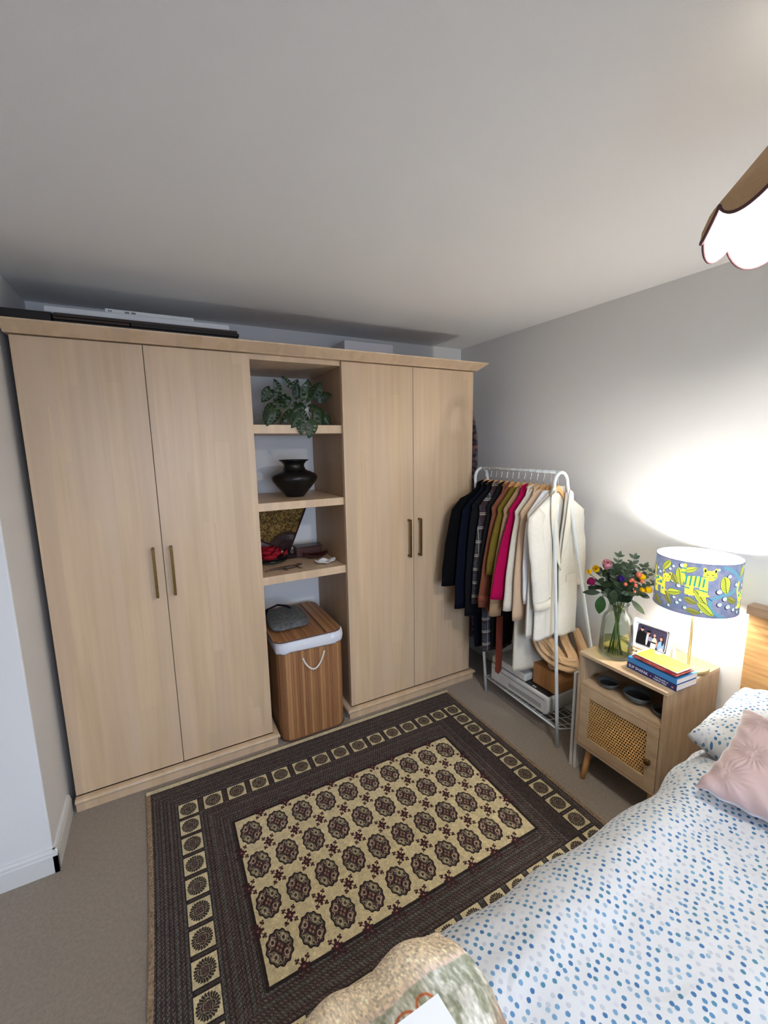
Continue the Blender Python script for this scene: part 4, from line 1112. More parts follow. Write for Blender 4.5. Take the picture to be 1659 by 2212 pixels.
# nearest blazer: two open front panels, back panel, lapels, sleeves
y = GY[12]; cx = railpt(y)
t = thing('linen_blazer', 'open white linen blazer with long lapels, nearest garment on the rack', 'blazer', (cx, y, 1.40), 'coats and tops hanging on the rail')
ML = GM[12]
zs, zn, hwb = 1.300, 1.405, .208
def edge_out(z, side):
    if z > zs: return lerp(.055, hwb, ((zn-z)/(zn-zs))**1.05)
    f = (zs-z)/(zs-.60)
    return lerp(hwb-.030*min(1, f*5), .190, max(0, f-.2))
def zgrid(b, ztop, zbot): return lerp(ztop, zbot, b)
def back_fn(a, b):
    z = lerp(zn, .615, b); w = edge_out(z, 1); x = lerp(-w, w, a)
    return (cx+x, y+.012+.005*math.sin(x*40)*b, z-.01*b*math.cos(x*9))
build('back_panel', MB().grid(back_fn, 30, 40), ML, t, smooth=True, solid=.003)
def front_fn(side):
    def f(a, b):
        # a 0 at side seam, 1 at front edge
        z0 = lerp(zn, .585 if side > 0 else .600, b)
        wo = edge_out(z0, side)
        if side < 0 and z0 < zs: wo = lerp(wo, .150, min(1, (zs-z0)/.10))
        fz = (zn-z0)/(zn-.6)
        # front edge runs from the neck down to a single crossing low point, then curves away
        xe = lerp(.048, .012, min(1, fz/.42)) if fz < .42 else lerp(.012, .030 if side > 0 else .020, (fz-.42)/.58)
        xe = xe if side > 0 else xe
        if side < 0: xe = lerp(.050, -.010, min(1, fz/.5)) if fz < .5 else lerp(-.010, -.022, (fz-.5)/.5)
        x = side*lerp(wo, xe, a)
        e = max(0, b-.93)/.07
        z = z0+ (.030*e*max(0, a-.6)/.4)*(1 if a > .6 else 0)*0+.004*math.sin(x*60)*b
        yy = y-.010-.016*math.sin(PI*min(1, a*1.0))**.8-.006*b*math.sin(x*34+side)-.004*nz(x*14, z0*8, side)
        if side > 0: yy -= .005*a
        return (cx+x, yy, z)
    return f
for sd_ in (-1, 1):
    build('front_panel', MB().grid(front_fn(sd_), 24, 46), ML, t, smooth=True, solid=.003)
M_lap = mat('linen_lapel', (232, 224, 204), .9, sheen=.2, bump=.4, bscale=600)
def lap_fn(side, low):
    def f(a, b):
        z = lerp(zn+.018, low, b); fz = (zn-z)/(zn-.6)
        xin = (lerp(.052, .012, min(1, max(0, fz)/.42)) if side > 0 else lerp(.052, -.010, min(1, max(0, fz)/.5)))
        wdt = .046*math.sin(PI*min(1, b*.85+.17))**.6*(1 if b < .97 else .3)
        x = side*(xin+wdt*a)
        bulge = .034 if True else 0
        return (cx+x, y-bulge-.004*math.sin(PI*a), z-.02*a*(1-b))
    return f
for sd_, low in ((-1, .98), (1, 1.02)):
    build('lapel', MB().grid(lap_fn(sd_, low), 8, 30), M_lap, t, smooth=True, solid=.003)
def col_fn(a, b):
    an = lerp(0, PI, a); w = .058+.016*b
    return (cx-w*math.cos(an), y+.002+(.020+.004*b)*math.sin(an)-.026*abs(math.cos(an))**2, zn+.034*(1-b)-.012*b)
build('collar', MB().grid(col_fn, 24, 4), M_lap, t, smooth=True, solid=.003)
def sleeve_pts(side):
    if side < 0:
        A, B_, r0, r1 = Vector((2.180, y-.022, 1.268)), Vector((2.238, y-.040, .795)), .052, .056
    else:
        A, B_, r0, r1 = Vector((2.535, y-.002, 1.265)), Vector((2.590, y+.004, .86)), .048, .040
    inner = A+Vector((-side*.045, .002, .045))
    P = [inner]+[A.lerp(B_, q)+Vector((side*.006*math.sin(PI*q), .003*math.sin(q*9), 0)) for q in np.linspace(0, 1, 16)]
    R_ = [r0*.7]+[lerp(r0, r1, q)*(1+.03*math.sin(q*23)) for q in np.linspace(0, 1, 16)]
    return P, R_
for sd_ in (-1, 1):
    P, R_ = sleeve_pts(sd_)
    build('sleeve', MB().tube(P, R_, 22, ry=[.014]+[.020+.0025*math.sin(k*1.3) for k in range(16)], upv=(1, 0, 0)), ML, t, smooth=True)
PB = Vector((2.238, y-.040, .795))
build('turned_cuff', MB().tube([PB+Vector((-.004, .001, .040)), PB+Vector((-.001, 0, .015)), PB+Vector((0, 0, -.008))], [.058, .0595, .059], 22, ry=[.0225, .0235, .023], upv=(1, 0, 0), cap=False), M_lap, t, smooth=True, solid=.002)
build('pocket_flap', MB().box((cx+.065, y-.0335, .905), (cx+.165, y-.0300, .945)), ML, t, bevel=.001)
lb = build('care_label', MB().box((cx-.028, y+.0045, 1.262), (cx+.022, y+.0065, 1.345)), mat('label_white', (240, 240, 240), .6), t)
for (x0, x1, z0, z1) in ((-.012, .002, 1.326, 1.331), (-.012, .002, 1.316, 1.321), (-.012, -.006, 1.278, 1.306), (-.005, .004, 1.290, 1.306)):
    build('label_print', MB().box((cx+x0, y+.0035, z0), (cx+x1, y+.0046, z1)), mat('grey_print', (120, 120, 126), .7), lb)

# patterned robe hung on the side of the right wardrobe
def robe_mat():
    mt = bpy.data.materials.new('patterned_silk'); mt.use_nodes = True
    nt = mt.node_tree; N = nt.nodes; L = nt.links; b = N['Principled BSDF']; b.inputs['Roughness'].default_value = .7
    tc = N.new('ShaderNodeTexCoord'); mp = N.new('ShaderNodeMapping'); mp.inputs['Scale'].default_value = (1, 1, 1); L.new(tc.outputs['Object'], mp.inputs[0])
    v = N.new('ShaderNodeTexVoronoi'); v.inputs['Scale'].default_value = 34; L.new(mp.outputs[0], v.inputs['Vector'])
    mp2 = N.new('ShaderNodeMapping'); mp2.inputs['Scale'].default_value = (.2, .2, 7.5); L.new(tc.outputs['Object'], mp2.inputs[0])
    v2 = N.new('ShaderNodeTexVoronoi'); v2.inputs['Scale'].default_value = 1.0; v2.distance = 'CHEBYCHEV'; L.new(mp2.outputs[0], v2.inputs['Vector'])
    s1 = N.new('ShaderNodeSeparateColor'); L.new(v2.outputs['Color'], s1.inputs[0])
    r = N.new('ShaderNodeValToRGB'); r.color_ramp.interpolation = 'CONSTANT'; e = r.color_ramp.elements
    e[0].color = (*lin((30, 28, 44)), 1); e[1].position = .3; e[1].color = (*lin((120, 112, 112)), 1)
    for p, c in ((.5, (116, 60, 62)), (.62, (32, 28, 40)), (.8, (98, 96, 112))):
        q = e.new(p); q.color = (*lin(c), 1)
    L.new(s1.outputs[0], r.inputs[0])
    r3 = N.new('ShaderNodeValToRGB'); r3.color_ramp.elements[0].position = .25; r3.color_ramp.elements[0].color = (*lin((26, 22, 36)), 1); r3.color_ramp.elements[1].position = .55; r3.color_ramp.elements[1].color = (*lin((140, 110, 108)), 1)
    L.new(v.outputs['Distance'], r3.inputs[0])
    mx = N.new('ShaderNodeMix'); mx.data_type = 'RGBA'; mx.inputs['Factor'].default_value = .45; L.new(r.outputs[0], mx.inputs['A']); L.new(r3.outputs[0], mx.inputs['B'])
    L.new(mx.outputs['Result'], b.inputs['Base Color']); return mt
t = thing('patterned_robe', 'dark patterned robe hanging on the right side of the wardrobe', 'robe', (2.36, .2, 1.6))
def robe_fn(a, b):
    z = lerp(2.075, .30, b); an = lerp(0, 2*PI, a)
    wy = lerp(.03, .16, min(1, b*4.6)**.7); wx = .010+.032*min(1, b*9)**.6*(1-.3*max(0, b-.2))
    return (X[5]+.004+wx+wx*math.cos(an)+.004*math.sin(z*21)*math.cos(an), .17+wy*math.sin(an)+.008*math.sin(an*5), z)
build('body', MB().grid(robe_fn, 40, 40), robe_mat(), t, smooth=True, weld=True)
build('hook', MB().tube([(X[5]+.002, .17, 2.11), (X[5]+.022, .17, 2.10), (X[5]+.030, .17, 2.085), (X[5]+.03, .17, 2.07)], .004, 8), M_chrome, t)

# tan trousers hanging in loose folds over the box
def tan_fold(name, path, r, ry, parent, seed):
    P = [Vector(p) for p in path]
    Q = []
    for k in range(len(P)-1):
        p0, p1, p2, p3 = P[max(k-1, 0)], P[k], P[k+1], P[min(k+2, len(P)-1)]
        for q in np.linspace(0, 1, 7, endpoint=False):
            Q.append(.5*((2*p1)+(-p0+p2)*q+(2*p0-5*p1+4*p2-p3)*q*q+(-p0+3*p1-3*p2+p3)*q**3))
    Q.append(P[-1]); n = len(Q)
    mb = MB(); nc = 40; U = None
    for k in range(n):
        tt = (Q[min(k+1, n-1)]-Q[max(k-1, 0)]).normalized()
        ref = Vector((1, .3, 0)); U = (ref-tt*ref.dot(tt)).normalized() if U is None else (U-tt*U.dot(tt)).normalized(); V = tt.cross(U)
        f = k/(n-1); sc = .85+.35*math.sin(PI*f)
        for j in range(nc):
            a = 2*PI*j/nc
            pl_m = 1+.22*math.sin(4*a+seed+2.2*f)**3+.12*math.sin(7*a+seed*2-3*f)+.10*nz(math.cos(a)*2, math.sin(a)*2, f*5+seed)
            mb.v.append(tuple(Q[k]+U*(math.cos(a)*r*sc*pl_m)+V*(math.sin(a)*ry*sc*pl_m)))
    for k in range(n-1):
        for j in range(nc): mb.f.append((k*nc+j, k*nc+(j+1) % nc, (k+1)*nc+(j+1) % nc, (k+1)*nc+j))
    mb.f.append(tuple(reversed(range(nc)))); mb.f.append(tuple((n-1)*nc+j for j in range(nc)))
    return build(name, mb, M_tan, parent, smooth=True)
M_tan = cloth('tan_cotton', (196, 162, 124), var=.06, vscale=20)
t = thing('tan_trousers', 'tan trousers slung in loose folds over the cardboard box below the blazer', 'trousers', (2.47, -.64, .42))
tan_fold('leg', [(2.55, -.60, .60), (2.52, -.64, .52), (2.50, -.715, .44), (2.475, -.735, .395), (2.44, -.70, .395)], .046, .020, t, 1)
tan_fold('leg', [(2.42, -.57, .62), (2.41, -.60, .53), (2.41, -.67, .475), (2.43, -.69, .43), (2.40, -.64, .398)], .050, .022, t, 3)
tan_fold('waist', [(2.35, -.58, .56), (2.36, -.63, .49), (2.42, -.70, .44), (2.47, -.72, .425), (2.53, -.69, .41)], .046, .026, t, 5)
tan_fold('fold', [(2.58, -.66, .58), (2.575, -.72, .48), (2.56, -.745, .42), (2.585, -.72, .395)], .036, .020, t, 8)
tag(build('navy_bundle', MB().sphere((2.578, -.775, .372), .030, 16, 10, (1.1, .8, .75)), cloth('navy_knit', (24, 26, 40)), base=(2.57, -.76, .38), smooth=True), 'small dark navy cloth tucked under the tan trousers beside the box', 'cloth')

# printer on the wire shelf
M_pr = mat('printer_white', (206, 206, 200), .45)
M_prd = mat('printer_black', (28, 28, 30), .35)
t = thing('printer', 'white inkjet printer lying on the wire shelf of the rack', 'printer', (2.47, -.47, .115))
PXa, PXb, PYa, PYb = 2.322, 2.600, -.712, -.235
mb = MB().prism([(PYa+.02, .116), (PYb, .116), (PYb, .232), (PYa, .232), (PYa, .15)], 'x', PXa, PXb)
build('housing', mb, M_pr, t, bevel=.012, bseg=3, smooth=True)
build('bed', MB().box((PXa+.012, PYa+.012, .2325), (PXb-.012, PYb-.012, .2375)), M_prd, t)
build('lid', MB().box((PXa+.004, -.53, .238), (PXb-.004, PYb-.003, .285)), M_pr, t, bevel=.010, bseg=3)
build('tray_recess', MB().box((PXa-.0015, -.66, .143), (PXa+.002, -.40, .172)), mat('printer_grey', (160, 160, 156), .6), t, bevel=.001)
build('seam', MB().box((PXa-.0008, PYa+.03, .205), (PXa+.002, PYb-.02, .2075)), M_prd, t)
for yy in (-.60, -.585): build('button', MB().box((PXa+.016, yy, .2376), (PXa+.028, yy+.010, .239)), M_pr, t)
t = thing('cardboard_box', 'brown cardboard box standing on the printer', 'box', (2.48, -.6, .2376))
build('box_body', MB().box((2.375, -.712, .2385), (2.63, -.545, .320)), M_card, t, bevel=.002)
build('lid', MB().box((2.371, -.716, .3205), (2.634, -.541, .368)), M_card, t, bevel=.002)
build('tape', MB().box((2.3697, -.640, .245), (2.3712, -.610, .366)), mat('tape', (158, 108, 58), .35), t)

# ------------------------------------------------------------------ laundry hamper in the bay
M_bam = []
for k, c in enumerate(((158, 112, 70), (168, 120, 76), (148, 102, 64), (178, 130, 84), (154, 106, 68), (144, 98, 62))):
    M_bam.append(mat('bamboo_%d' % k, c, .5, var=.14, vscale=18, vstretch=(6, 6, .4)))
HX0, HX1, HY0, HY1, HH = .972, 1.352, -.045, .42, .565
hp = thing('laundry_hamper', 'bamboo laundry hamper with white liner and rope handle in the bay between the wardrobes', 'hamper', ((HX0+HX1)/2, .2, 0))
def rrect(x0, x1, y0, y1, r, n=6):
    P = []
    for (cx_, cy_, a0) in ((x1-r, y0+r, -90), (x1-r, y1-r, 0), (x0+r, y1-r, 90), (x0+r, y0+r, 180)):
        for k in range(n+1):
            a = math.radians(a0+90*k/n); P.append((cx_+r*math.cos(a), cy_+r*math.sin(a)))
    return P
out = rrect(HX0, HX1, HY0, HY1, .06, 8)
# perimeter resampled into slats
per = out+[out[0]]
seg = [math.hypot(per[k+1][0]-per[k][0], per[k+1][1]-per[k][1]) for k in range(len(per)-1)]; tot = sum(seg)
def along_p(s):
    s = s % tot
    for k, l in enumerate(seg):
        if s <= l: f = s/l; return (lerp(per[k][0], per[k+1][0], f), lerp(per[k][1], per[k+1][1], f)), ((per[k+1][0]-per[k][0])/l, (per[k+1][1]-per[k][1])/l)
        s -= l
    return per[0], (1, 0)
build('inner_wall', MB().prism(rrect(HX0+.006, HX1-.006, HY0+.006, HY1-.006, .055, 8), 'z', .005, HH), M_dark, hp)
NSL = 104; rng = random.Random(4); prot = None
for k in range(NSL):
    s0, s1 = tot*k/NSL+.0004, tot*(k+1)/NSL-.0004
    (xa_, ya_), d0 = along_p(s0); (xb_, yb_), d1 = along_p(s1)
    nrm = Vector((d0[1]+d1[1], -d0[0]-d1[0], 0)).normalized()
    pr_ = .0012*rng.random()
    a = Vector((xa_, ya_, 0))+nrm*pr_; b = Vector((xb_, yb_, 0))+nrm*pr_; mm = (a+b)/2+nrm*.0012
    ins = nrm*-.005
    sl = MB().prism([(a.x, a.y), (mm.x, mm.y), (b.x, b.y), (b.x+ins.x, b.y+ins.y), (a.x+ins.x, a.y+ins.y)], 'z', .012, HH)
    build('slat', sl, M_bam[rng.randrange(6)], hp)
build('bottom_band', MB().tube([(x, y_, .010) for x, y_ in rrect(HX0-.001, HX1+.001, HY0-.001, HY1+.001, .06, 8)], .005, 8, close=True), mat('bamboo_edge', (92, 60, 38), .6), hp, smooth=True)
M_lin = mat('liner_cotton', (222, 222, 226), .9, bump=.5, bscale=40)
lm = MB(); o1 = rrect(HX0-.004, HX1+.004, HY0-.004, HY1+.004, .064, 8); n = len(o1)
zz = (.538, .545, .575, .600, .607)
for k, z in enumerate(zz):
    e_ = (0, .004, .006, .003, -.002)[k]
    for j, (x, y_) in enumerate(rrect(HX0-.004-e_, HX1+.004+e_, HY0-.004-e_, HY1+.004+e_, .064, 8)):
        lm.v.append((x, y_, z+.004*math.sin(j*1.3)*(k in (0, 1))+ (.0 if k > 1 else .006*math.sin(j*.4))))
for k in range(4):
    for j in range(n): lm.f.append((k*n+j, k*n+(j+1) % n, (k+1)*n+(j+1) % n, (k+1)*n+j))
lm.f.append(tuple(4*n+j for j in range(n)))
build('liner', lm, M_lin, hp, smooth=True, solid=.003)
build('liner_tag', MB().box((1.270, -.0575, .577), (1.292, -.0555, .602)), mat('tag_white', (240, 244, 250), .5), hp)
LT = .612
hx0, hx1, hy0, hy1 = HX0-.028, HX1-.006, HY0-.012, HY1+.05
lid = build('lid', MB().prism(rrect(hx0, hx1, hy0, hy1, .055, 8), 'z', LT, LT+.007), mat('bamboo_lid_edge', (96, 62, 40), .6), hp, bevel=.002)
groove = 1.236
xs = hx0+.004; k = 0
while xs < hx1-.004:
    wd = .0125
    if not (groove-.012 < xs < groove+.010):
        m0 = .05
        def ylim(x):
            d = min(x-hx0, hx1-x)
            return 0.004 if d > .055 else .055-math.sqrt(max(0, .055**2-(.055-d)**2))+.004
        yl = max(ylim(xs+.001), ylim(min(xs+wd, hx1-.001)))
        build('lid_slat', MB().box((xs, hy0+yl, LT+.0072), (min(xs+wd-.0007, hx1-.004), hy1-yl, LT+.0088+.0006*rng.random())), M_bam[rng.randrange(6)], lid)
    xs += wd; k += 1
rp = [(1.100+.128*f, -.053-.008*math.sin(PI*f), .500+.013*f-.085*math.sin(PI*f)**.75) for f in np.linspace(0, 1, 18)]
build('rope_handle', MB().tube(rp, .0052, 10), mat('rope', (226, 216, 204), .8, bump=.6, bscale=300), hp, smooth=True)
# grey felt cushion pad on the hamper
fp = MB()
def fpt(a, b):
    an = 2*PI*a
    ca, sa = math.cos(an), math.sin(an)
    rr = 1/(abs(ca)**5+abs(sa)**5)**.2
    k = math.sin(PI*b/2) if b < 1 else 1
    q = math.sin(PI*b); z = .024*(-math.cos(PI*b))*(1+.2*nz(ca*1.5, sa*1.5, b))
    rad = min(1, q**.45) if q > 0 else 0
    return (1.085+.118*rad*rr*ca+.01*sa, .205+.155*rad*rr*sa, LT+.034+z)
fp.grid(fpt, 48, 20)
t = thing('grey_felt_pouch', 'mottled grey felt pouch with a dark strap lying on the hamper lid', 'pouch', (1.085, .2, LT+.01))
build('body', fp, mat('grey_felt', (112, 113, 113), .95, var=.55, vscale=42, bump=.6, bscale=200), t, smooth=True, weld=True)
build('strap', MB().tube([(.955, .255, LT+.02), (.99, .29, LT+.075), (1.06, .31, LT+.085), (1.12, .30, LT+.070), (1.135, .29, LT+.052)], .020, 10, ry=.006, upv=(0, 1, 0)), cloth('dark_strap', (26, 28, 36)), t, smooth=True)

# ------------------------------------------------------------------ shelf ornaments
M_potd = mat('dark_bronze', (44, 42, 40), .32, .6, var=.35, vscale=20)
pr = [(0, 0), (.048, 0), (.052, .006), (.060, .018), (.092, .060), (.118, .098), (.124, .118), (.116, .136), (.090, .152), (.070, .160), (.062, .166), (.054, .186), (.056, .200), (.066, .214), (.078, .222), (.080, .226), (.074, .226), (.050, .200), (.046, .17), (.0, .165)]
tag(build('dark_metal_pot', MB().lathe([(r*1.09, z*.96) for r, z in pr], (1.186, .235, 1.3795), 56), M_potd, base=(1.193, .235, 1.3795), smooth=True, weld=True), 'dark wide-bellied metal pot with a flared neck on the middle shelf', 'pot')
rings = None

# plant
M_pw = mat('white_glaze', (226, 226, 222), .35)
M_soil = mat('soil', (50, 38, 30), .95)
M_lf = mat('monstera_green', (34, 62, 30), .42, var=.35, vscale=14)
M_stem = mat('plant_stem', (86, 112, 62), .6)
pl_ = thing('potted_plant', 'small trailing plant with holed leaves in a white pot on the top shelf', 'plant', (1.20, .16, 1.7875))
build('pot', MB().lathe([(0, 0), (.046, 0), (.050, .004), (.062, .10), (.059, .10), (.047, .008), (0, .008)], (1.215, .165, 1.7875), 32), M_pw, pl_, smooth=True, weld=True)
build('soil', MB().lathe([(0, .085), (.056, .085)], (1.215, .165, 1.7875), 24), M_soil, pl_)
tag(build('beige_pot', MB().lathe([(0, 0), (.040, 0), (.055, .085), (.051, .085), (.036, .006), (0, .006)], (1.082, .25, 1.7875), 32), mat('beige_ceramic', (168, 158, 138), .5), base=(1.082, .25, 1.7875), smooth=True, weld=True), 'small empty beige pot behind the trailing plant on the top shelf', 'pot')
def leaf_mesh():
    mb = MB(); nu, nv = 14, 8
    def wv(u): return .46*math.sin(PI*min(1, u*.93+.07))**.75*(1-.35*u)
    for i in range(nu+1):
        u = i/nu
        for j in range(nv+1):
            v = 2*j/nv-1
            yy = u-.16*abs(v)**1.5*(1-u)*1.2
            mb.v.append((v*wv(u), yy, -.22*u*u-.10*abs(v)+.04*math.sin(u*9)*abs(v)))
    for i in range(nu):
        for j in range(nv):
            if i in (3, 4, 6, 7, 9, 10) and j in (1, 2, 5, 6) and not (i in (4, 7, 10) and j in (1, 6)): 
                if i in (3, 6, 9) or j in (2, 5): 
                    if not (i in (4, 7, 10)): continue
            a = i*(nv+1)+j
            mb.f.append((a, a+1, a+nv+2, a+nv+1))
    return mb
lfproto = None
def px_leaf(x, y, z, ang, tilt, size, yawr=0.0):
    """leaf base at x,y,z ; ang = direction in the shelf-front plane (deg, 0=right, 90=up)"""
    global lfproto
    d = Vector((math.cos(math.radians(ang)), -.25, math.sin(math.radians(ang)))).normalized()
    nrm = Vector((0, -1, .35)); nrm = (nrm-d*nrm.dot(d)).normalized()
    nrm = Matrix.Rotation(math.radians(tilt), 3, d) @ nrm
    sx_ = d.cross(nrm)
    M = Matrix((sx_, d, nrm)).transposed().to_4x4()
    M = Matrix.Translation(Vector((x, y, z))-pl_.location) @ M @ Matrix.Scale(size, 4)
    if lfproto is None:
        mbb = leaf_mesh(); me = bpy.data.meshes.new('leaf'); me.from_pydata(mbb.v, [], mbb.f); me.materials.append(M_lf)
        for p in me.polygons: p.use_smooth = True
        lfproto = me
    o = bpy.data.objects.new('leaf', lfproto); COL.objects.link(o); o.parent = pl_; o.matrix_local = M
    return o
# leaves: base px positions were read on the shelf front; y varies in depth
LV = [(1.015, .02, 1.862, 250, 10, .085), (1.075, .12, 1.875, 250, -15, .080), (1.055, .12, 1.90, 215, 20, .070), (1.105, .16, 1.98, 110, 10, .065), (1.06, .17, 1.985, 235, -20, .085),
      (1.10, .20, 1.93, 80, 15, .075), (1.16, .15, 2.01, 130, 0, .060), (1.18, .15, 1.99, 60, 15, .060), (1.15, .17, 1.95, 230, 5, .085), (1.20, .12, 1.94, 100, -10, .080),
      (1.235, .10, 1.93, 75, 25, .110), (1.28, .12, 1.95, 65, -20, .095), (1.31, .12, 1.94, 20, 10, .085), (1.26, .12, 1.89, 350, 0, .075), (1.22, .10, 1.90, 200, 10, .070),
      (1.29, .03, 1.868, 272, -25, .110), (1.32, .08, 1.85, 300, 15, .085), (1.165, .02, 1.842, 235, 0, .084), (1.15, .07, 1.86, 215, 12, .085), (1.172, .000, 1.802, 264, 5, .066),
      (1.238, .000, 1.805, 252, -10, .092), (1.19, .08, 1.86, 320, 10, .065), (1.13, .14, 1.90, 160, 10, .070), (1.20, .14, 1.91, 255, -10, .075), (1.25, .15, 1.96, 140, 10, .070)]
for (x, y_, z, a, tl, sz) in LV:
    px_leaf(x, y_, z, a, tl, sz)
for (x, y_, z, a, tl, sz) in LV:
    st = [(1.215+.02*math.sin(x*50), .165, 1.875), ((x+1.215)/2, (y_+.16)/2-.01, max(z, 1.88)+.012), (x, y_, z)]
    Q = []
    for q in np.linspace(0, 1, 7): Q.append(tuple(Vector(st[0])*(1-q)**2+Vector(st[1])*2*q*(1-q)+Vector(st[2])*q*q))
    build('stem', MB().tube(Q, .0016, 5), M_stem, pl_)

# folding fan
def fan_img():
    w, h = 700, 360; rng = np.random.default_rng(8)
    def fb(s):
        a = rng.normal(0, 1, (h//s+2, w//s+2)); a = np.kron(a, np.ones((s, s)))[:h, :w]
        for _ in range(s): a = (a+np.roll(a, 1, 0)+np.roll(a, -1, 0)+np.roll(a, 1, 1)+np.roll(a, -1, 1))/5
        return a/a.std()
    c = lambda *r: np.array(r, float)/255
    f = np.clip(.5+.35*fb(22), 0, 1)[..., None]; img = c(112, 84, 40)*(1-f)+c(168, 136, 76)*f
    k = (fb(14)+.6*fb(6) > .7)[..., None]*.85; img = img*(1-k)+c(44, 34, 22)*k
    k = (fb(4) > 1.5)[..., None]*.7; img = img*(1-k)+c(226, 200, 130)*k
    return img
M_fan = img_mat('painted_fan_paper', fan_img(), .7)
M_fr = mat('fan_stick', (40, 14, 14), .7, spec=.2)
fan = thing('folding_fan', 'open folding fan painted in gold and brown at the back of the third shelf', 'fan', (1.16, .33, .9755))
FO = Vector((1.158, .345, 1.012)); R0f, R1f = .115, .325
a0, a1 = math.radians(63), math.radians(150)
ax_r = Vector((1, 0, 0)); ax_u = Vector((0, .26, .965)).normalized(); ax_n = ax_r.cross(ax_u)
def fan_pt(a, r, n=0): return FO+ax_r*(r*math.cos(a))+ax_u*(r*math.sin(a))+ax_n*n
NP = 44
mb = MB().grid(lambda a, b: fan_pt(lerp(a0, a1, a), lerp(R0f, R1f, b), .004*(1 if round(a*NP) % 2 else -1)), NP, 3, lambda a, b: (a, b))
build('fan_leaf', mb, M_fan, fan)
for k in range(NP//2+1):
    a = lerp(a0, a1, k/(NP//2)); gw = .0065 if k in (0, NP//2) else .0028
    tdir = (ax_r*-math.sin(a)+ax_u*math.cos(a))*gw; Rr = R1f if k in (0, NP//2) else R0f+.02
    p0, p1 = fan_pt(a, -.012, .005), fan_pt(a, Rr, .005)
    n_ = ax_n*.0012
    build('rib', MB().add([p0-tdir*.6-n_, p1-tdir-n_, p1+tdir-n_, p0+tdir*.6-n_, p0-tdir*.6+n_, p1-tdir+n_, p1+tdir+n_, p0+tdir*.6+n_], [(0, 3, 2, 1), (4, 5, 6, 7), (0, 1, 5, 4), (2, 3, 7, 6), (1, 2, 6, 5), (3, 0, 4, 7)]), M_fr, fan)
build('stand', MB().prism([(1.06, .976), (1.245, .976), (1.235, .990), (1.18, 1.004), (1.13, 1.004), (1.07, .990)], 'y', .325, .352), M_fr, fan, bevel=.002)
# trinket things on the third shelf
SZ = .9755
t = thing('red_fabric_flower', 'red fabric flower lying in the dark green dish on the third shelf', 'flower', (1.02, .33, SZ+.03))
M_red = cloth('red_satin', (150, 28, 40))
for k in range(16):
    a = k*2.4; r = .006+.0042*k
    c0 = Vector((1.030+r*math.cos(a)*1.1, .325+r*math.sin(a)*.8, SZ+.070-.0022*k))
    def pf(u, v, a=a, c0=c0, r=r):
        w = .024+.0012*k
        th_ = a+(u-.5)*2.2
        q_ = .45+.75*math.sin(PI*min(1, v*.7)); return (c0.x+w*math.cos(th_)*q_, c0.y+w*math.sin(th_)*q_, c0.z+.030*v-.012*(1-v)-.012*(abs(u-.5)*2)**2*v)
    build('petal', MB().grid(pf, 8, 6), M_red, t, smooth=True, solid=.001)
pr = [(0, 0), (.05, 0), (.098, .012), (.108, .024), (.104, .025), (.092, .016), (.0, .012)]
tag(build('dark_green_dish', MB().lathe(pr, (1.040, .325, SZ), 48), mat('green_black_glaze', (18, 30, 26), .12), base=(1.04, .325, SZ), smooth=True, weld=True), 'glossy dark green round dish at the left of the third shelf', 'dish')
t = thing('dark_wooden_box', 'reddish dark wooden box with carved grooves on the third shelf', 'box', (1.29, .36, SZ))
M_rw = mat('rosewood', (62, 24, 22), .35, var=.4, vscale=12, vstretch=(1, 1, 10))
build('box_body', MB().box((1.200, .322, SZ), (1.368, .395, SZ+.058)), M_rw, t, bevel=.002)
build('lid', MB().box((1.197, .319, SZ+.0585), (1.371, .398, SZ+.070)), M_rw, t, bevel=.002)
for k in range(4): build('carved_groove', MB().box((1.206, .3208, SZ+.010+.012*k), (1.360, .3222, SZ+.013+.012*k)), mat('groove_light', (112, 66, 58), .5), t)
lfm = MB().grid(lambda a, b: (1.305+(a-.5)*.155, .262+(b-.5)*.085*math.sin(PI*min(1, a*.96+.02))**.7, SZ+.004+.020*(2*abs(b-.5))**2+.018*abs(2*a-1)**3), 24, 10)
tag(build('leaf_shaped_tray', lfm, M_rw, base=(1.3, .26, SZ), smooth=True, solid=.003), 'dark red leaf-shaped tray in front of the wooden box', 'tray')
def shell(a, b):
    an = 2*PI*a; ru = .055*(1+.10*math.sin(an*3+1)+.05*math.sin(an*7)); q = b
    return (1.312+ru*1.10*q*math.cos(an), .118+ru*.72*q*math.sin(an)-.01*q, SZ+.004+.018*q**2+.006*math.sin(an*5)*q**2)
tag(build('oyster_shell', MB().grid(shell, 48, 8), mat('shell_white', (232, 230, 226), .35, var=.12, vscale=30), base=(1.31, .12, SZ), smooth=True, solid=.003, weld=True), 'white oyster shell near the front edge of the third shelf', 'shell')
t = thing('lizard_ornament', 'small brown carved lizard ornament at the front of the third shelf', 'ornament', (1.07, .12, SZ))
M_liz = mat('carved_brown', (78, 56, 42), .5, var=.4, vscale=60)
body = [(.958, .115, .006), (.985, .122, .006), (1.020, .130, .008), (1.050, .122, .010), (1.080, .112, .012), (1.110, .112, .012), (1.135, .122, .011), (1.155, .136, .012), (1.178, .143, .010)]
build('body', MB().tube([(x, y_, SZ+z) for x, y_, z in body], [.003, .0045, .0065, .010, .0125, .012, .009, .0105, .005], 12, ry=[.003, .004, .0055, .007, .009, .009, .008, .008, .004], upv=(0, 1, 0)), M_liz, t, smooth=True)
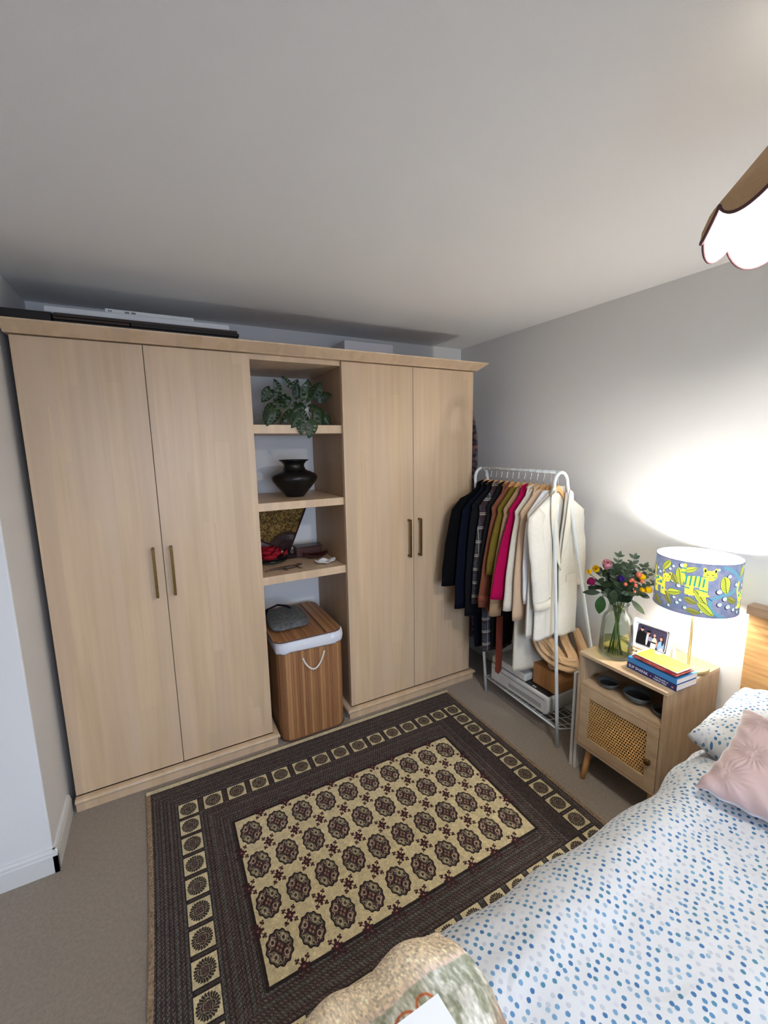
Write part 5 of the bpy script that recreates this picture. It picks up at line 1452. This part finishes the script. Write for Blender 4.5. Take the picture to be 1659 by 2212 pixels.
for (x, y_, dx_, dy_) in ((1.06, .118, -.014, .030), (1.06, .118, .012, -.030), (1.13, .12, -.012, .030), (1.13, .12, .022, -.028)):
    build('leg', MB().tube([(x, y_, SZ+.010), (x+dx_*.6, y_+dy_*.6, SZ+.010), (x+dx_, y_+dy_, SZ+.003), (x+dx_*1.3+.006, y_+dy_*1.15, SZ+.003)], [.005, .0045, .004, .003], 8), M_liz, t, smooth=True)

# ------------------------------------------------------------------ vase of flowers
VX, VY = 2.338, -1.068
sideV = Vector((.5333, -.8459, 0)); fwdV = Vector((.8459, .5333, 0))
def vp(s, h, d=0.0):
    """point by sideways offset, height above the cabinet top and depth, as seen from the room"""
    return Vector((VX, VY, NT))+sideV*s+fwdV*d+Vector((0, 0, h))
def glass(name, col, gl=.9):
    # thin clear glass: tinted see-through with a fresnel reflection
    mt = bpy.data.materials.new(name); mt.use_nodes = True
    nt = mt.node_tree; N = nt.nodes; nt.nodes.remove(N['Principled BSDF'])
    tr = N.new('ShaderNodeBsdfTransparent'); tr.inputs[0].default_value = (*lin(col), 1)
    g = N.new('ShaderNodeBsdfGlossy'); g.inputs['Roughness'].default_value = .03
    lw = N.new('ShaderNodeLayerWeight'); lw.inputs[0].default_value = .22
    mm = N.new('ShaderNodeMath'); mm.operation = 'MULTIPLY'; mm.inputs[1].default_value = gl
    ms = N.new('ShaderNodeMixShader')
    nt.links.new(lw.outputs['Fresnel'], mm.inputs[0]); nt.links.new(mm.outputs[0], ms.inputs[0])
    nt.links.new(tr.outputs[0], ms.inputs[1]); nt.links.new(g.outputs[0], ms.inputs[2]); nt.links.new(ms.outputs[0], N['Material Output'].inputs[0])
    MATS[name] = mt; return mt
vase = thing('glass_vase', 'clear glass vase with greenish water on the bedside cabinet', 'vase', (VX, VY, NT))
pr = [(0, .001), (.062, .001), (.071, .008), (.074, .03), (.070, .12), (.065, .178), (.058, .200), (.045, .216), (.0415, .226), (.0415, .250), (.050, .262), (.0475, .263), (.0385, .250), (.0385, .226), (.042, .214), (.0555, .197), (.062, .176), (.067, .12), (.071, .03), (.067, .010), (0, .008)]
build('body', MB().lathe(pr, (VX, VY, NT), 56), glass('clear_glass', (246, 250, 247), .75), vase, smooth=True, weld=True)
wp = [(0, .0085), (.066, .0105), (.0702, .03), (.0688, .075), (0, .0755)]
build('water', MB().lathe(wp, (VX, VY, NT), 48), glass('pond_water', (232, 234, 200), .35), vase, smooth=True, weld=True)
M_fst = mat('flower_stem', (78, 96, 44), .5, var=.2, vscale=40)
M_fl1 = mat('foliage_green', (40, 58, 32), .45, var=.3, vscale=30)
M_fl2 = mat('eucalyptus_green', (68, 84, 60), .5, var=.25, vscale=30)
M_fl3 = mat('bright_leaf', (44, 82, 34), .4, var=.2, vscale=20)
def bez(a, b, c, n=12):
    return [a*(1-t)**2+b*2*t*(1-t)+c*t*t for t in np.linspace(0, 1, n)]
rf = random.Random(21)
def stem_to(tip, parent, k, r=.0018):
    foot = vp(.030*math.cos(k*2.4), .012, .030*math.sin(k*2.4))
    neck = vp(-.012*math.cos(k*2.4)+.012*rf.uniform(-1, 1), .235, -.010*math.sin(k*2.4))
    P = bez(foot, foot.lerp(neck, .5)+Vector((0, 0, .0)), neck, 7)[:-1]+bez(neck, neck+(neck-foot)*.45, tip, 9)
    build('stem', MB().tube(P, r, 6), M_fst, parent, smooth=True)
    return P
def leaf_into(mb, base, d, L, w, up_=Vector((0, 0, 1)), fold=.18, twist=0.0):
    d = d.normalized(); n_ = (up_-d*up_.dot(d))
    if n_.length < .05: n_ = Vector((0, -1, 0))-d*Vector((0, -1, 0)).dot(d)
    n_.normalize(); n_ = Matrix.Rotation(twist, 3, d) @ n_; s_ = d.cross(n_)
    nu = 6; b0 = len(mb.v)
    for i in range(nu+1):
        u = i/nu; ww = w*math.sin(PI*min(1, .04+u*.96))**.8*(1-.15*u)
        for v in (-1, 0, 1):
            mb.v.append(tuple(base+d*(L*u)+s_*(ww*v)+n_*(fold*ww*abs(v)-.22*L*u*u)))
    for i in range(nu):
        for j in range(2):
            a = b0+i*3+j; mb.f.append((a, a+1, a+4, a+3))
GRPF = 'flowers and leaf sprays in the glass vase'
def spray(tip, k, label, m_, n=7, L=.034, w=.011, spread=1.0, droop=0.0):
    t = thing('leaf_spray', label, 'foliage', tuple(vp(0, .2)), GRPF)
    P = stem_to(tip, t, k, .0011)
    mb = MB()
    m0 = len(P)-8
    for q in range(n):
        f = q/(n-1); idx = m0+f*7; i_ = min(int(idx), len(P)-2); p = P[i_].lerp(P[i_+1], idx-i_)
        if p.z < NT+.262: continue
        d = (P[i_+1]-P[i_]).normalized()
        for sd2 in (-1, 1):
            a = rf.uniform(0, 6.28)
            side = (sideV*sd2+fwdV*rf.uniform(-.6, .2)+Vector((0, 0, rf.uniform(-.2, .5)-droop))).normalized()
            leaf_into(mb, p, side*spread+d*.7, L*rf.uniform(.75, 1.1), w*rf.uniform(.85, 1.1), up_=-fwdV+Vector((0, 0, .5)), twist=rf.uniform(-.6, .6))
    leaf_into(mb, P[-1], P[-1]-P[-2], L, w, up_=-fwdV+Vector((0, 0, .5)))
    lf = build('leaves', mb, m_, t, smooth=True); lf['kind'] = 'stuff'
    return t
sprays = [((-.012, .480, .01), 'leaf spray standing tallest at the top of the bouquet', M_fl2, 6), ((.050, .476, .02), 'leaf spray at the top right of the bouquet, with paired oval leaves', M_fl2, 8),
          ((.090, .440, .03), 'leaf spray of the bouquet above the orange berries', M_fl2, 7), ((.126, .428, .0), 'leaf spray reaching right toward the lamp shade, upper one', M_fl2, 7),
          ((.138, .378, -.01), 'leaf spray almost touching the lamp shade', M_fl2, 7), ((.030, .450, -.03), 'grey-green leaf spray in the upper middle of the bouquet', M_fl2, 8),
          ((-.030, .430, -.02), 'leaf spray just below the pink rose', M_fl1, 8), ((-.075, .400, .0), 'dark leaf spray behind the yellow flower at the left', M_fl1, 7),
          ((-.085, .350, -.02), 'dark leaf spray right of the purple rose', M_fl1, 7), ((.000, .360, -.05), 'dark leaf spray at the front centre of the bouquet', M_fl1, 8),
          ((.040, .330, -.05), 'leaf spray under the orange berries', M_fl2, 7), ((-.040, .320, -.05), 'dark leaf spray low at the front left of the bouquet', M_fl1, 7),
          ((.085, .320, -.01), 'leaf spray low at the right of the bouquet', M_fl1, 6), ((-.100, .315, .01), 'dark leaf spray low at the left of the bouquet', M_fl1, 6),
          ((.01, .420, .05), 'leaf spray at the back of the bouquet', M_fl1, 8), ((.06, .38, .05), 'leaf spray behind the orange berries', M_fl1, 8)]
for k, (p, lab_, m_, n_) in enumerate(sprays):
    spray(vp(*p), k, lab_, m_, n=n_+4, L=.030 if m_ is M_fl2 else .038, w=.0085 if m_ is M_fl2 else .013)
def big_leaf(base, tip, w, label, k, m_=None):
    t = thing('broad_leaf_stem', label, 'foliage', tuple(vp(0, .2)), GRPF)
    stem_to(base, t, k, .0014)
    mb = MB(); leaf_into(mb, base, tip-base, (tip-base).length, w, up_=-fwdV+Vector((0, 0, .3)), fold=.12)
    build('leaf', mb, m_ or M_fl3, t, smooth=True, subsurf=1)
big_leaf(vp(-.070, .292, -.03), vp(-.079, .200, -.04), .026, 'broad bright green leaf hanging down at the left of the vase neck', 3)
big_leaf(vp(-.080, .305, -.02), vp(-.155, .297, -.03), .015, 'long dark leaf pointing left under the purple rose', 5, M_fl1)
big_leaf(vp(.050, .290, -.02), vp(.112, .226, -.02), .014, 'narrow pale leaf hanging down at the right of the vase neck', 7, M_fl2)
big_leaf(vp(-.02, .34, -.06), vp(-.03, .265, -.07), .022, 'broad dark leaf over the vase rim at the front', 11, M_fl1)
def rose(c, r, m_, label, name, k, open_=.5, tilt=None):
    t = thing(name, label, 'flower', tuple(vp(0, .2)), GRPF)
    stem_to(c-Vector((0, 0, r*.9)), t, k)
    tl = tilt or Vector((0, 0, 1)); tl.normalize(); q = Vector((0, 0, 1)).rotation_difference(tl)
    for j in range(9):
        a = j*2.4; rr = r*(.35+.07*j)
        def pf(u, v):
            th_ = a+(u-.5)*2.1; prof_ = math.sin(PI*min(1, v*.62+.08))
            rad = rr*(.35+.75*prof_)*(1+.25*open_*v*v); h = (v-.45)*r*1.9*(1-.02*j)-(.10*r*(abs(u-.5)*2)**2)*v
            return tuple(c+(q @ Vector((rad*math.cos(th_), rad*math.sin(th_), h))))
        build('petal', MB().grid(pf, 8, 7), m_, t, smooth=True, solid=.0006)
M_pur = cloth('purple_petal', (112, 20, 62)); M_pnk = cloth('dusty_pink_petal', (196, 128, 138)); M_yel = cloth('yellow_petal', (240, 188, 20)); M_vio = cloth('violet_petal', (58, 34, 110))
rose(vp(-.119, .357, -.02), .019, M_pur, 'deep purple rose drooping at the left of the bouquet', 'rose', 2, .2, Vector((-.1, 0, -1)))
rose(vp(-.060, .441, -.02), .022, M_pnk, 'dusty pink rose at the upper left of the bouquet', 'rose', 4, .7, Vector((-.3, -.4, 1)))
rose(vp(-.104, .412, -.01), .017, M_yel, 'yellow flower between the pink and the purple rose', 'yellow_flower', 6, .4, Vector((-.6, -.3, .5)))
rose(vp(-.130, .394, .0), .012, M_yel, 'small yellow bloom furthest left in the bouquet', 'yellow_flower', 8, .4, Vector((-.9, 0, .2)))
rose(vp(.083, .403, -.02), .015, M_yel, 'yellow flower among the orange berries', 'yellow_flower', 10, .5, Vector((.3, -.4, .8)))
rose(vp(.114, .350, -.01), .015, M_yel, 'yellow flower hanging at the right edge of the bouquet', 'yellow_flower', 12, .2, Vector((.4, 0, -.8)))
rose(vp(.090, .343, .0), .014, M_yel, 'yellow flower below the orange berries, partly hidden', 'yellow_flower', 14, .2, Vector((0, -.2, -1)))
rose(vp(.000, .388, -.04), .014, M_vio, 'small violet flower in the middle of the bouquet', 'violet_flower', 16, .8, Vector((0, -.6, .6)))
t = thing('berry_sprig', 'sprig of coral orange berries at the right of the bouquet', 'berries', tuple(vp(0, .2)), GRPF)
P = stem_to(vp(.055, .380, -.03), t, 9)
M_ber = mat('coral_berry', (216, 108, 84), .35)
for (a, h, d, r) in ((.022, .372, -.055, .0085), (.062, .369, -.045, .0085), (.060, .340, -.045, .0070), (.047, .392, -.04, .0085), (.086, .390, -.04, .0085), (.072, .416, -.03, .013), (.058, .384, -.04, .007), (.040, .388, -.05, .006)):
    c_ = vp(a, h, d)
    build('berry', MB().sphere(tuple(c_), r, 14, 9), M_ber, t, smooth=True)
    build('stalk', MB().tube(bez(P[-3], (P[-3]+c_)/2+Vector((0, 0, .008)), c_, 5), .0009, 5), M_fst, t)

# ------------------------------------------------------------------ photo frame
def photo_img():
    w, h = 420, 300; U, V = np.meshgrid(np.arange(w)/w, np.arange(h)/h)
    c = lambda *r: np.array(r, float)/255
    img = np.empty((h, w, 3)); img[:] = c(236, 236, 238)
    def p(mk, col): img[mk] = col
    def rr(x0, x1, y0, y1, r):
        dx_ = np.maximum(np.maximum(x0+r-U, U-(x1-r)), 0); dy_ = np.maximum(np.maximum(y0+r-V, V-(y1-r)), 0)
        return (U > x0)*(U < x1)*(V > y0)*(V < y1)*(np.hypot(dx_, dy_*.75) < r)
    p(rr(.06, .985, .04, .97, .10), c(22, 22, 26)); p(rr(.06, .955, .04, .95, .10), c(240, 240, 240))
    fr_ = rr(.055, .925, .06, .94, .10); p(fr_, c(74, 68, 92))
    p(fr_*(V > .74+.0*U), c(50, 46, 60))
    E = lambda x, y, a, b: (np.hypot((U-x)/a, (V-y)/b) < 1)*fr_
    skin = c(222, 160, 140)
    # tall figure in black on the left
    p(E(.19, .72, .15, .42), c(22, 22, 26)); p(E(.26, .62, .10, .26), c(24, 24, 28)); p(E(.20, .27, .045, .085), skin); p(E(.20, .21, .046, .045), c(30, 24, 24))
    # graduate with cap
    p(E(.40, .72, .09, .40), c(28, 28, 34)); p(E(.385, .60, .035, .30), c(206, 208, 220)); p(E(.47, .58, .06, .10), c(150, 150, 180)); p(E(.40, .36, .04, .07), skin)
    p((np.abs(U-.40)+np.abs(V-.275)*2.6 < .10)*fr_, c(16, 16, 20)); p(E(.395, .30, .042, .04), c(18, 18, 22))
    # woman in cream
    p(E(.585, .45, .055, .14), c(44, 26, 26)); p(E(.60, .66, .075, .20), c(236, 226, 206)); p((np.abs(U-.59) < .07)*(V > .66)*(V < .72)*fr_, c(20, 20, 24)); p((np.abs(U-.585) < .075)*(V > .72)*fr_, c(238, 238, 236))
    p(E(.585, .38, .036, .065), skin); p(E(.675, .72, .018, .16), skin)
    # woman in blue
    p(E(.79, .50, .065, .17), c(40, 22, 26)); p(E(.80, .76, .10, .24), c(150, 190, 232)); p(E(.83, .93, .07, .14), c(206, 190, 216)); p(E(.785, .44, .040, .070), skin); p(E(.835, .58, .022, .12), c(44, 24, 28))
    return img
F0, F1, F2, F3 = Vector((2.500, -1.046, .672)), Vector((2.512, -1.222, .672)), Vector((2.530, -1.228, .815)), Vector((2.518, -1.050, .815))
fx = (F1-F0).normalized(); fu = (F3-F0).normalized(); fn_ = fx.cross(fu).normalized()
if fn_.x > 0: fn_ = -fn_
FW_, FH_ = (F1-F0).length, (F3-F0).length
def fp_(a, b, n=0.0): return Vector((2.497, -1.044, NT+.0015))+fx*(FW_*a)+fu*(FH_*b)+fn_*n
pf_ = thing('photo_frame', 'white photo frame with a picture of four people standing together', 'photo frame', tuple(fp_(.5, 0)))
def slab(a0_, a1_, b0_, b1_, n0, n1):
    V8 = [fp_(a, b, n) for n in (n0, n1) for (a, b) in ((a0_, b0_), (a1_, b0_), (a1_, b1_), (a0_, b1_))]
    return MB().add(V8, [(0, 3, 2, 1), (4, 5, 6, 7), (0, 1, 5, 4), (1, 2, 6, 5), (2, 3, 7, 6), (3, 0, 4, 7)])
fm = MB()
for q in ((0, 1, 0, .11), (0, 1, .89, 1), (0, .075, .11, .89), (.925, 1, .11, .89)):
    sl = slab(*q, -.006, .010); fm.add(sl.v, sl.f)
build('frame', fm, mat('frame_white', (238, 240, 242), .35), pf_, bevel=.001)
build('backing', slab(.02, .98, .02, .98, -.010, -.0062), M_card, pf_)
pm = MB(); pm.add([fp_(.07, .10, .001), fp_(.93, .10, .001), fp_(.93, .90, .001), fp_(.07, .90, .001)], [(0, 1, 2, 3)])
pm.uv[0] = [(0, 0), (1, 0), (1, 1), (0, 1)]
build('picture', pm, img_mat('group_photo', photo_img(), .3), pf_)
build('easel_leg', MB().add([fp_(.45, .6, -.010), fp_(.55, .6, -.010), fp_(.55, .0, -.065), fp_(.45, .0, -.065), fp_(.45, .6, -.013), fp_(.55, .6, -.013), fp_(.55, .0, -.068), fp_(.45, .0, -.068)], [(0, 3, 2, 1), (4, 5, 6, 7), (0, 1, 5, 4), (2, 3, 7, 6), (1, 2, 6, 5), (3, 0, 4, 7)]), M_card, pf_)
# small things around the frame
tag(build('cone_bottle', MB().lathe([(0, 0), (.015, 0), (.016, .004), (.006, .085), (.004, .093), (0, .095)], (2.462, -1.262, NT), 24), mat('speckled_white', (226, 226, 216), .4, var=.15, vscale=90), base=(2.462, -1.262, NT), smooth=True), 'slim white speckled cone standing at the right corner of the photo frame', 'ornament')
tag(build('dark_bead', MB().sphere((2.425, -1.262, NT+.0115), .0115, 18, 12), mat('garnet_bead', (58, 22, 24), .12), base=(2.425, -1.262, NT), smooth=True), 'dark red round bead beside the white cone', 'bead')
t = thing('bead_bracelet', 'short string of small dark and clear beads in front of the photo frame', 'bracelet', (2.44, -1.12, NT))
for k in range(11):
    a = k/10
    build('bead', MB().sphere((2.447+.004*math.sin(a*5), -1.070-.085*a, NT+.0042), .0042, 10, 7), M_dark if k % 3 else mat('clear_bead', (196, 196, 200), .1), t, smooth=True)
tag(build('black_pen', MB().tube([(2.318, -1.172, NT+.0045), (2.352, -1.150, NT+.0045)], .0038, 10), M_prd, base=(2.33, -1.16, NT), smooth=True), 'black pen end poking out behind the book pile', 'pen')

# ------------------------------------------------------------------ books and card
def text_obj(body, size, parent, M, m_, name='lettering', sx_=1.0, extr=.00025):
    cu = bpy.data.curves.new(name, 'FONT'); cu.body = body; cu.size = size; cu.extrude = extr; cu.resolution_u = 3
    tmp = bpy.data.objects.new(name, cu); COL.objects.link(tmp)
    dg = bpy.context.evaluated_depsgraph_get(); me = bpy.data.meshes.new_from_object(tmp.evaluated_get(dg))
    bpy.data.objects.remove(tmp); bpy.data.curves.remove(cu)
    me.name = name; me.materials.clear(); me.materials.append(m_)
    o = bpy.data.objects.new(name, me); COL.objects.link(o); o.parent = parent
    root = parent
    while root.parent is not None: root = root.parent
    o.matrix_local = Matrix.Translation(-Vector(root.location)) @ M @ Matrix.Diagonal((sx_, 1, 1, 1)); o['kind'] = 'stuff'
    return o
M_pg = mat('page_edge', (224, 214, 206), .85, var=.10, vscale=60, vstretch=(.2, .2, 22))
B0 = Vector((2.279, -1.166, NT)); B1 = Vector((2.263, -1.384, NT))
bdir = (B1-B0).normalized(); bdep = Vector((-bdir.y, bdir.x, 0))
if bdep.x < 0: bdep = -bdep
def book(off, z0, th_, wd, ln, name, label, mcov, dshift=0.0):
    o0 = B0+bdir*off+bdep*dshift; t = thing(name, label, 'book', (o0.x, o0.y, z0), 'books stacked on the cabinet corner')
    def bp_(l, d, z): v = o0+bdir*l+bdep*d; return (v.x, v.y, z)
    def bx(l0, l1, d0, d1, za, zb):
        return MB().add([bp_(l0, d0, za), bp_(l1, d0, za), bp_(l1, d1, za), bp_(l0, d1, za), bp_(l0, d0, zb), bp_(l1, d0, zb), bp_(l1, d1, zb), bp_(l0, d1, zb)], [(0, 3, 2, 1), (4, 5, 6, 7), (0, 1, 5, 4), (1, 2, 6, 5), (2, 3, 7, 6), (3, 0, 4, 7)])
    cv = MB()
    for q in ((0, ln, 0, wd, z0, z0+.0012), (0, ln, 0, wd, z0+th_-.0012, z0+th_), (0, ln, 0, .0012, z0+.0012, z0+th_-.0012)):
        b_ = bx(*q); cv.add(b_.v, b_.f)
    c_ = build('cover', cv, mcov, t)
    build('pages', bx(.0012, ln-.0012, .0014, wd-.0012, z0+.0014, z0+th_-.0014), M_pg, t)
    return t, c_, o0
M_navy = mat('navy_cover', (24, 34, 92), .35); M_sky = mat('blue_cover', (60, 128, 184), .35)
t1, c1, o1_ = book(0, NT, .029, .132, .2185, 'paperback_book', 'dark blue paperback with white lettering on its spine, lowest in the pile', M_navy)
M_wt = mat('print_white', (230, 232, 240), .5); M_pk = mat('print_orange', (222, 128, 112), .5)
def spineM(l, z, n=.0004):
    v = o1_+bdir*l-bdep*n
    M = Matrix((bdir, Vector((0, 0, 1)), bdir.cross(Vector((0, 0, 1))))).transposed().to_4x4(); M.translation = (v.x, v.y, z); return M
text_obj('ELIF SHAFAK', .0185, c1, spineM(.008, NT+.0085), M_wt, sx_=.86)
text_obj('THE ISLAND of', .0100, c1, spineM(.127, NT+.0165), M_wt, sx_=.86)
text_obj('MISSING TREES', .0100, c1, spineM(.121, NT+.0055), M_wt, sx_=.86)
for (l, w_, z_, m_) in ((.110, .006, .013, M_pk), (.202, .010, .011, M_pk)):
    mb = MB().lathe([(0, 0), (w_/2, 0), (w_/2*.9, .0004), (0, .0004)], (0, 0, 0), 14, 1, .7)
    build('spine_mark', place(mb, spineM(l, NT+z_, .0002)), m_, c1)
t2, c2_, o2_ = book(.0, NT+.0295, .0225, .135, .2165, 'paperback_book', 'sky blue paperback on top of the dark blue book', M_sky, .001)
M_wrap = mat('red_wrapper', (150, 34, 56), .18, var=.5, vscale=26, vstretch=(1, 1, 4), rgb2=(206, 110, 92), bump=.8, bscale=90)
z0 = NT+.0525
def wrap(a, b):
    th_ = 2*PI*b; l = lerp(.018, .214, a); e = (math.sin(PI*a))**.25 if 0 < a < 1 else .15
    hw_, hh = .058, .0105*e
    d = .058+hw_*math.copysign(abs(math.cos(th_))**.5, math.cos(th_)); z = z0+.0108+hh*math.copysign(abs(math.sin(th_))**.7, math.sin(th_))+.0018*nz(l*60, d*60)*e
    v = B0+bdir*l+bdep*d; return (v.x, v.y, max(z0+.0003, z))
tag(build('red_packet', MB().grid(wrap, 30, 28), M_wrap, base=tuple(B0+bdir*.11+bdep*.05+Vector((0, 0, .053))), smooth=True), 'shiny dark red wrapped packet between the blue book and the yellow card', 'packet')
def card_img():
    w, h = 500, 280; c = lambda *r: np.array(r, float)/255
    img = np.empty((h, w, 3)); img[:] = c(246, 232, 60)
    U, V = np.meshgrid(np.arange(w)/h, np.arange(h)/h)
    col = c(140, 130, 40)
    def seg_(pts, wd=.019):
        for (a, b) in zip(pts[:-1], pts[1:]):
            a = np.array(a); b = np.array(b); d = b-a; L2 = (d@d)+1e-9
            t_ = np.clip(((U-a[0])*d[0]+(V-a[1])*d[1])/L2, 0, 1)
            img[np.hypot(U-a[0]-t_*d[0], V-a[1]-t_*d[1]) < wd] = col
    # thin line drawings of little figures
    for x0 in (.30, .62, .95):
        seg_([(x0, .25), (x0+.10, .40), (x0+.02, .55), (x0+.14, .50), (x0+.06, .75)]); seg_([(x0+.10, .40), (x0+.20, .30)])
    t_ = np.linspace(0, 6.28, 30)
    seg_([(1.38+.13*math.cos(q), .50+.20*math.sin(q)) for q in t_]); seg_([(1.40+.07*math.cos(q), .50+.12*math.sin(q)) for q in t_])
    seg_([(.16, .2), (.20, .45), (.14, .7)])
    img[(np.hypot((U-.42)/.16, (V-.10)/.12) < 1)] = c(244, 240, 196)
    return img
M_ycard = img_mat('yellow_card_print', card_img(), .5)
zc = z0+.0250
def cpt(l, d, z): v = B0+bdir*l+bdep*d+Vector((0, 0, 0)); return (v.x, v.y, z)
t = thing('greeting_card', 'bright yellow greeting card with thin line drawings topmost on the book pile', 'card', cpt(.1, .06, zc))
def cbox(l0, l1, d0, d1, za, zb):
    return MB().add([cpt(l0, d0, za), cpt(l1, d0, za), cpt(l1, d1, za), cpt(l0, d1, za), cpt(l0, d0, zb), cpt(l1, d0, zb), cpt(l1, d1, zb), cpt(l0, d1, zb)], [(0, 3, 2, 1), (4, 5, 6, 7), (0, 1, 5, 4), (1, 2, 6, 5), (2, 3, 7, 6), (3, 0, 4, 7)])
build('envelope', cbox(.022, .212, .006, .108, zc-.0028, zc), mat('cream_envelope', (236, 224, 190), .7), t)
yc = cbox(.032, .206, .010, .106, zc+.0003, zc+.0026)
yc.uv[1] = [(0, 0), (1, 0), (1, 1), (0, 1)]
yc.uv.update({k: [(0.02, .02)]*4 for k in (0, 2, 3, 4, 5)})
build('card_face', yc, M_ycard, t)
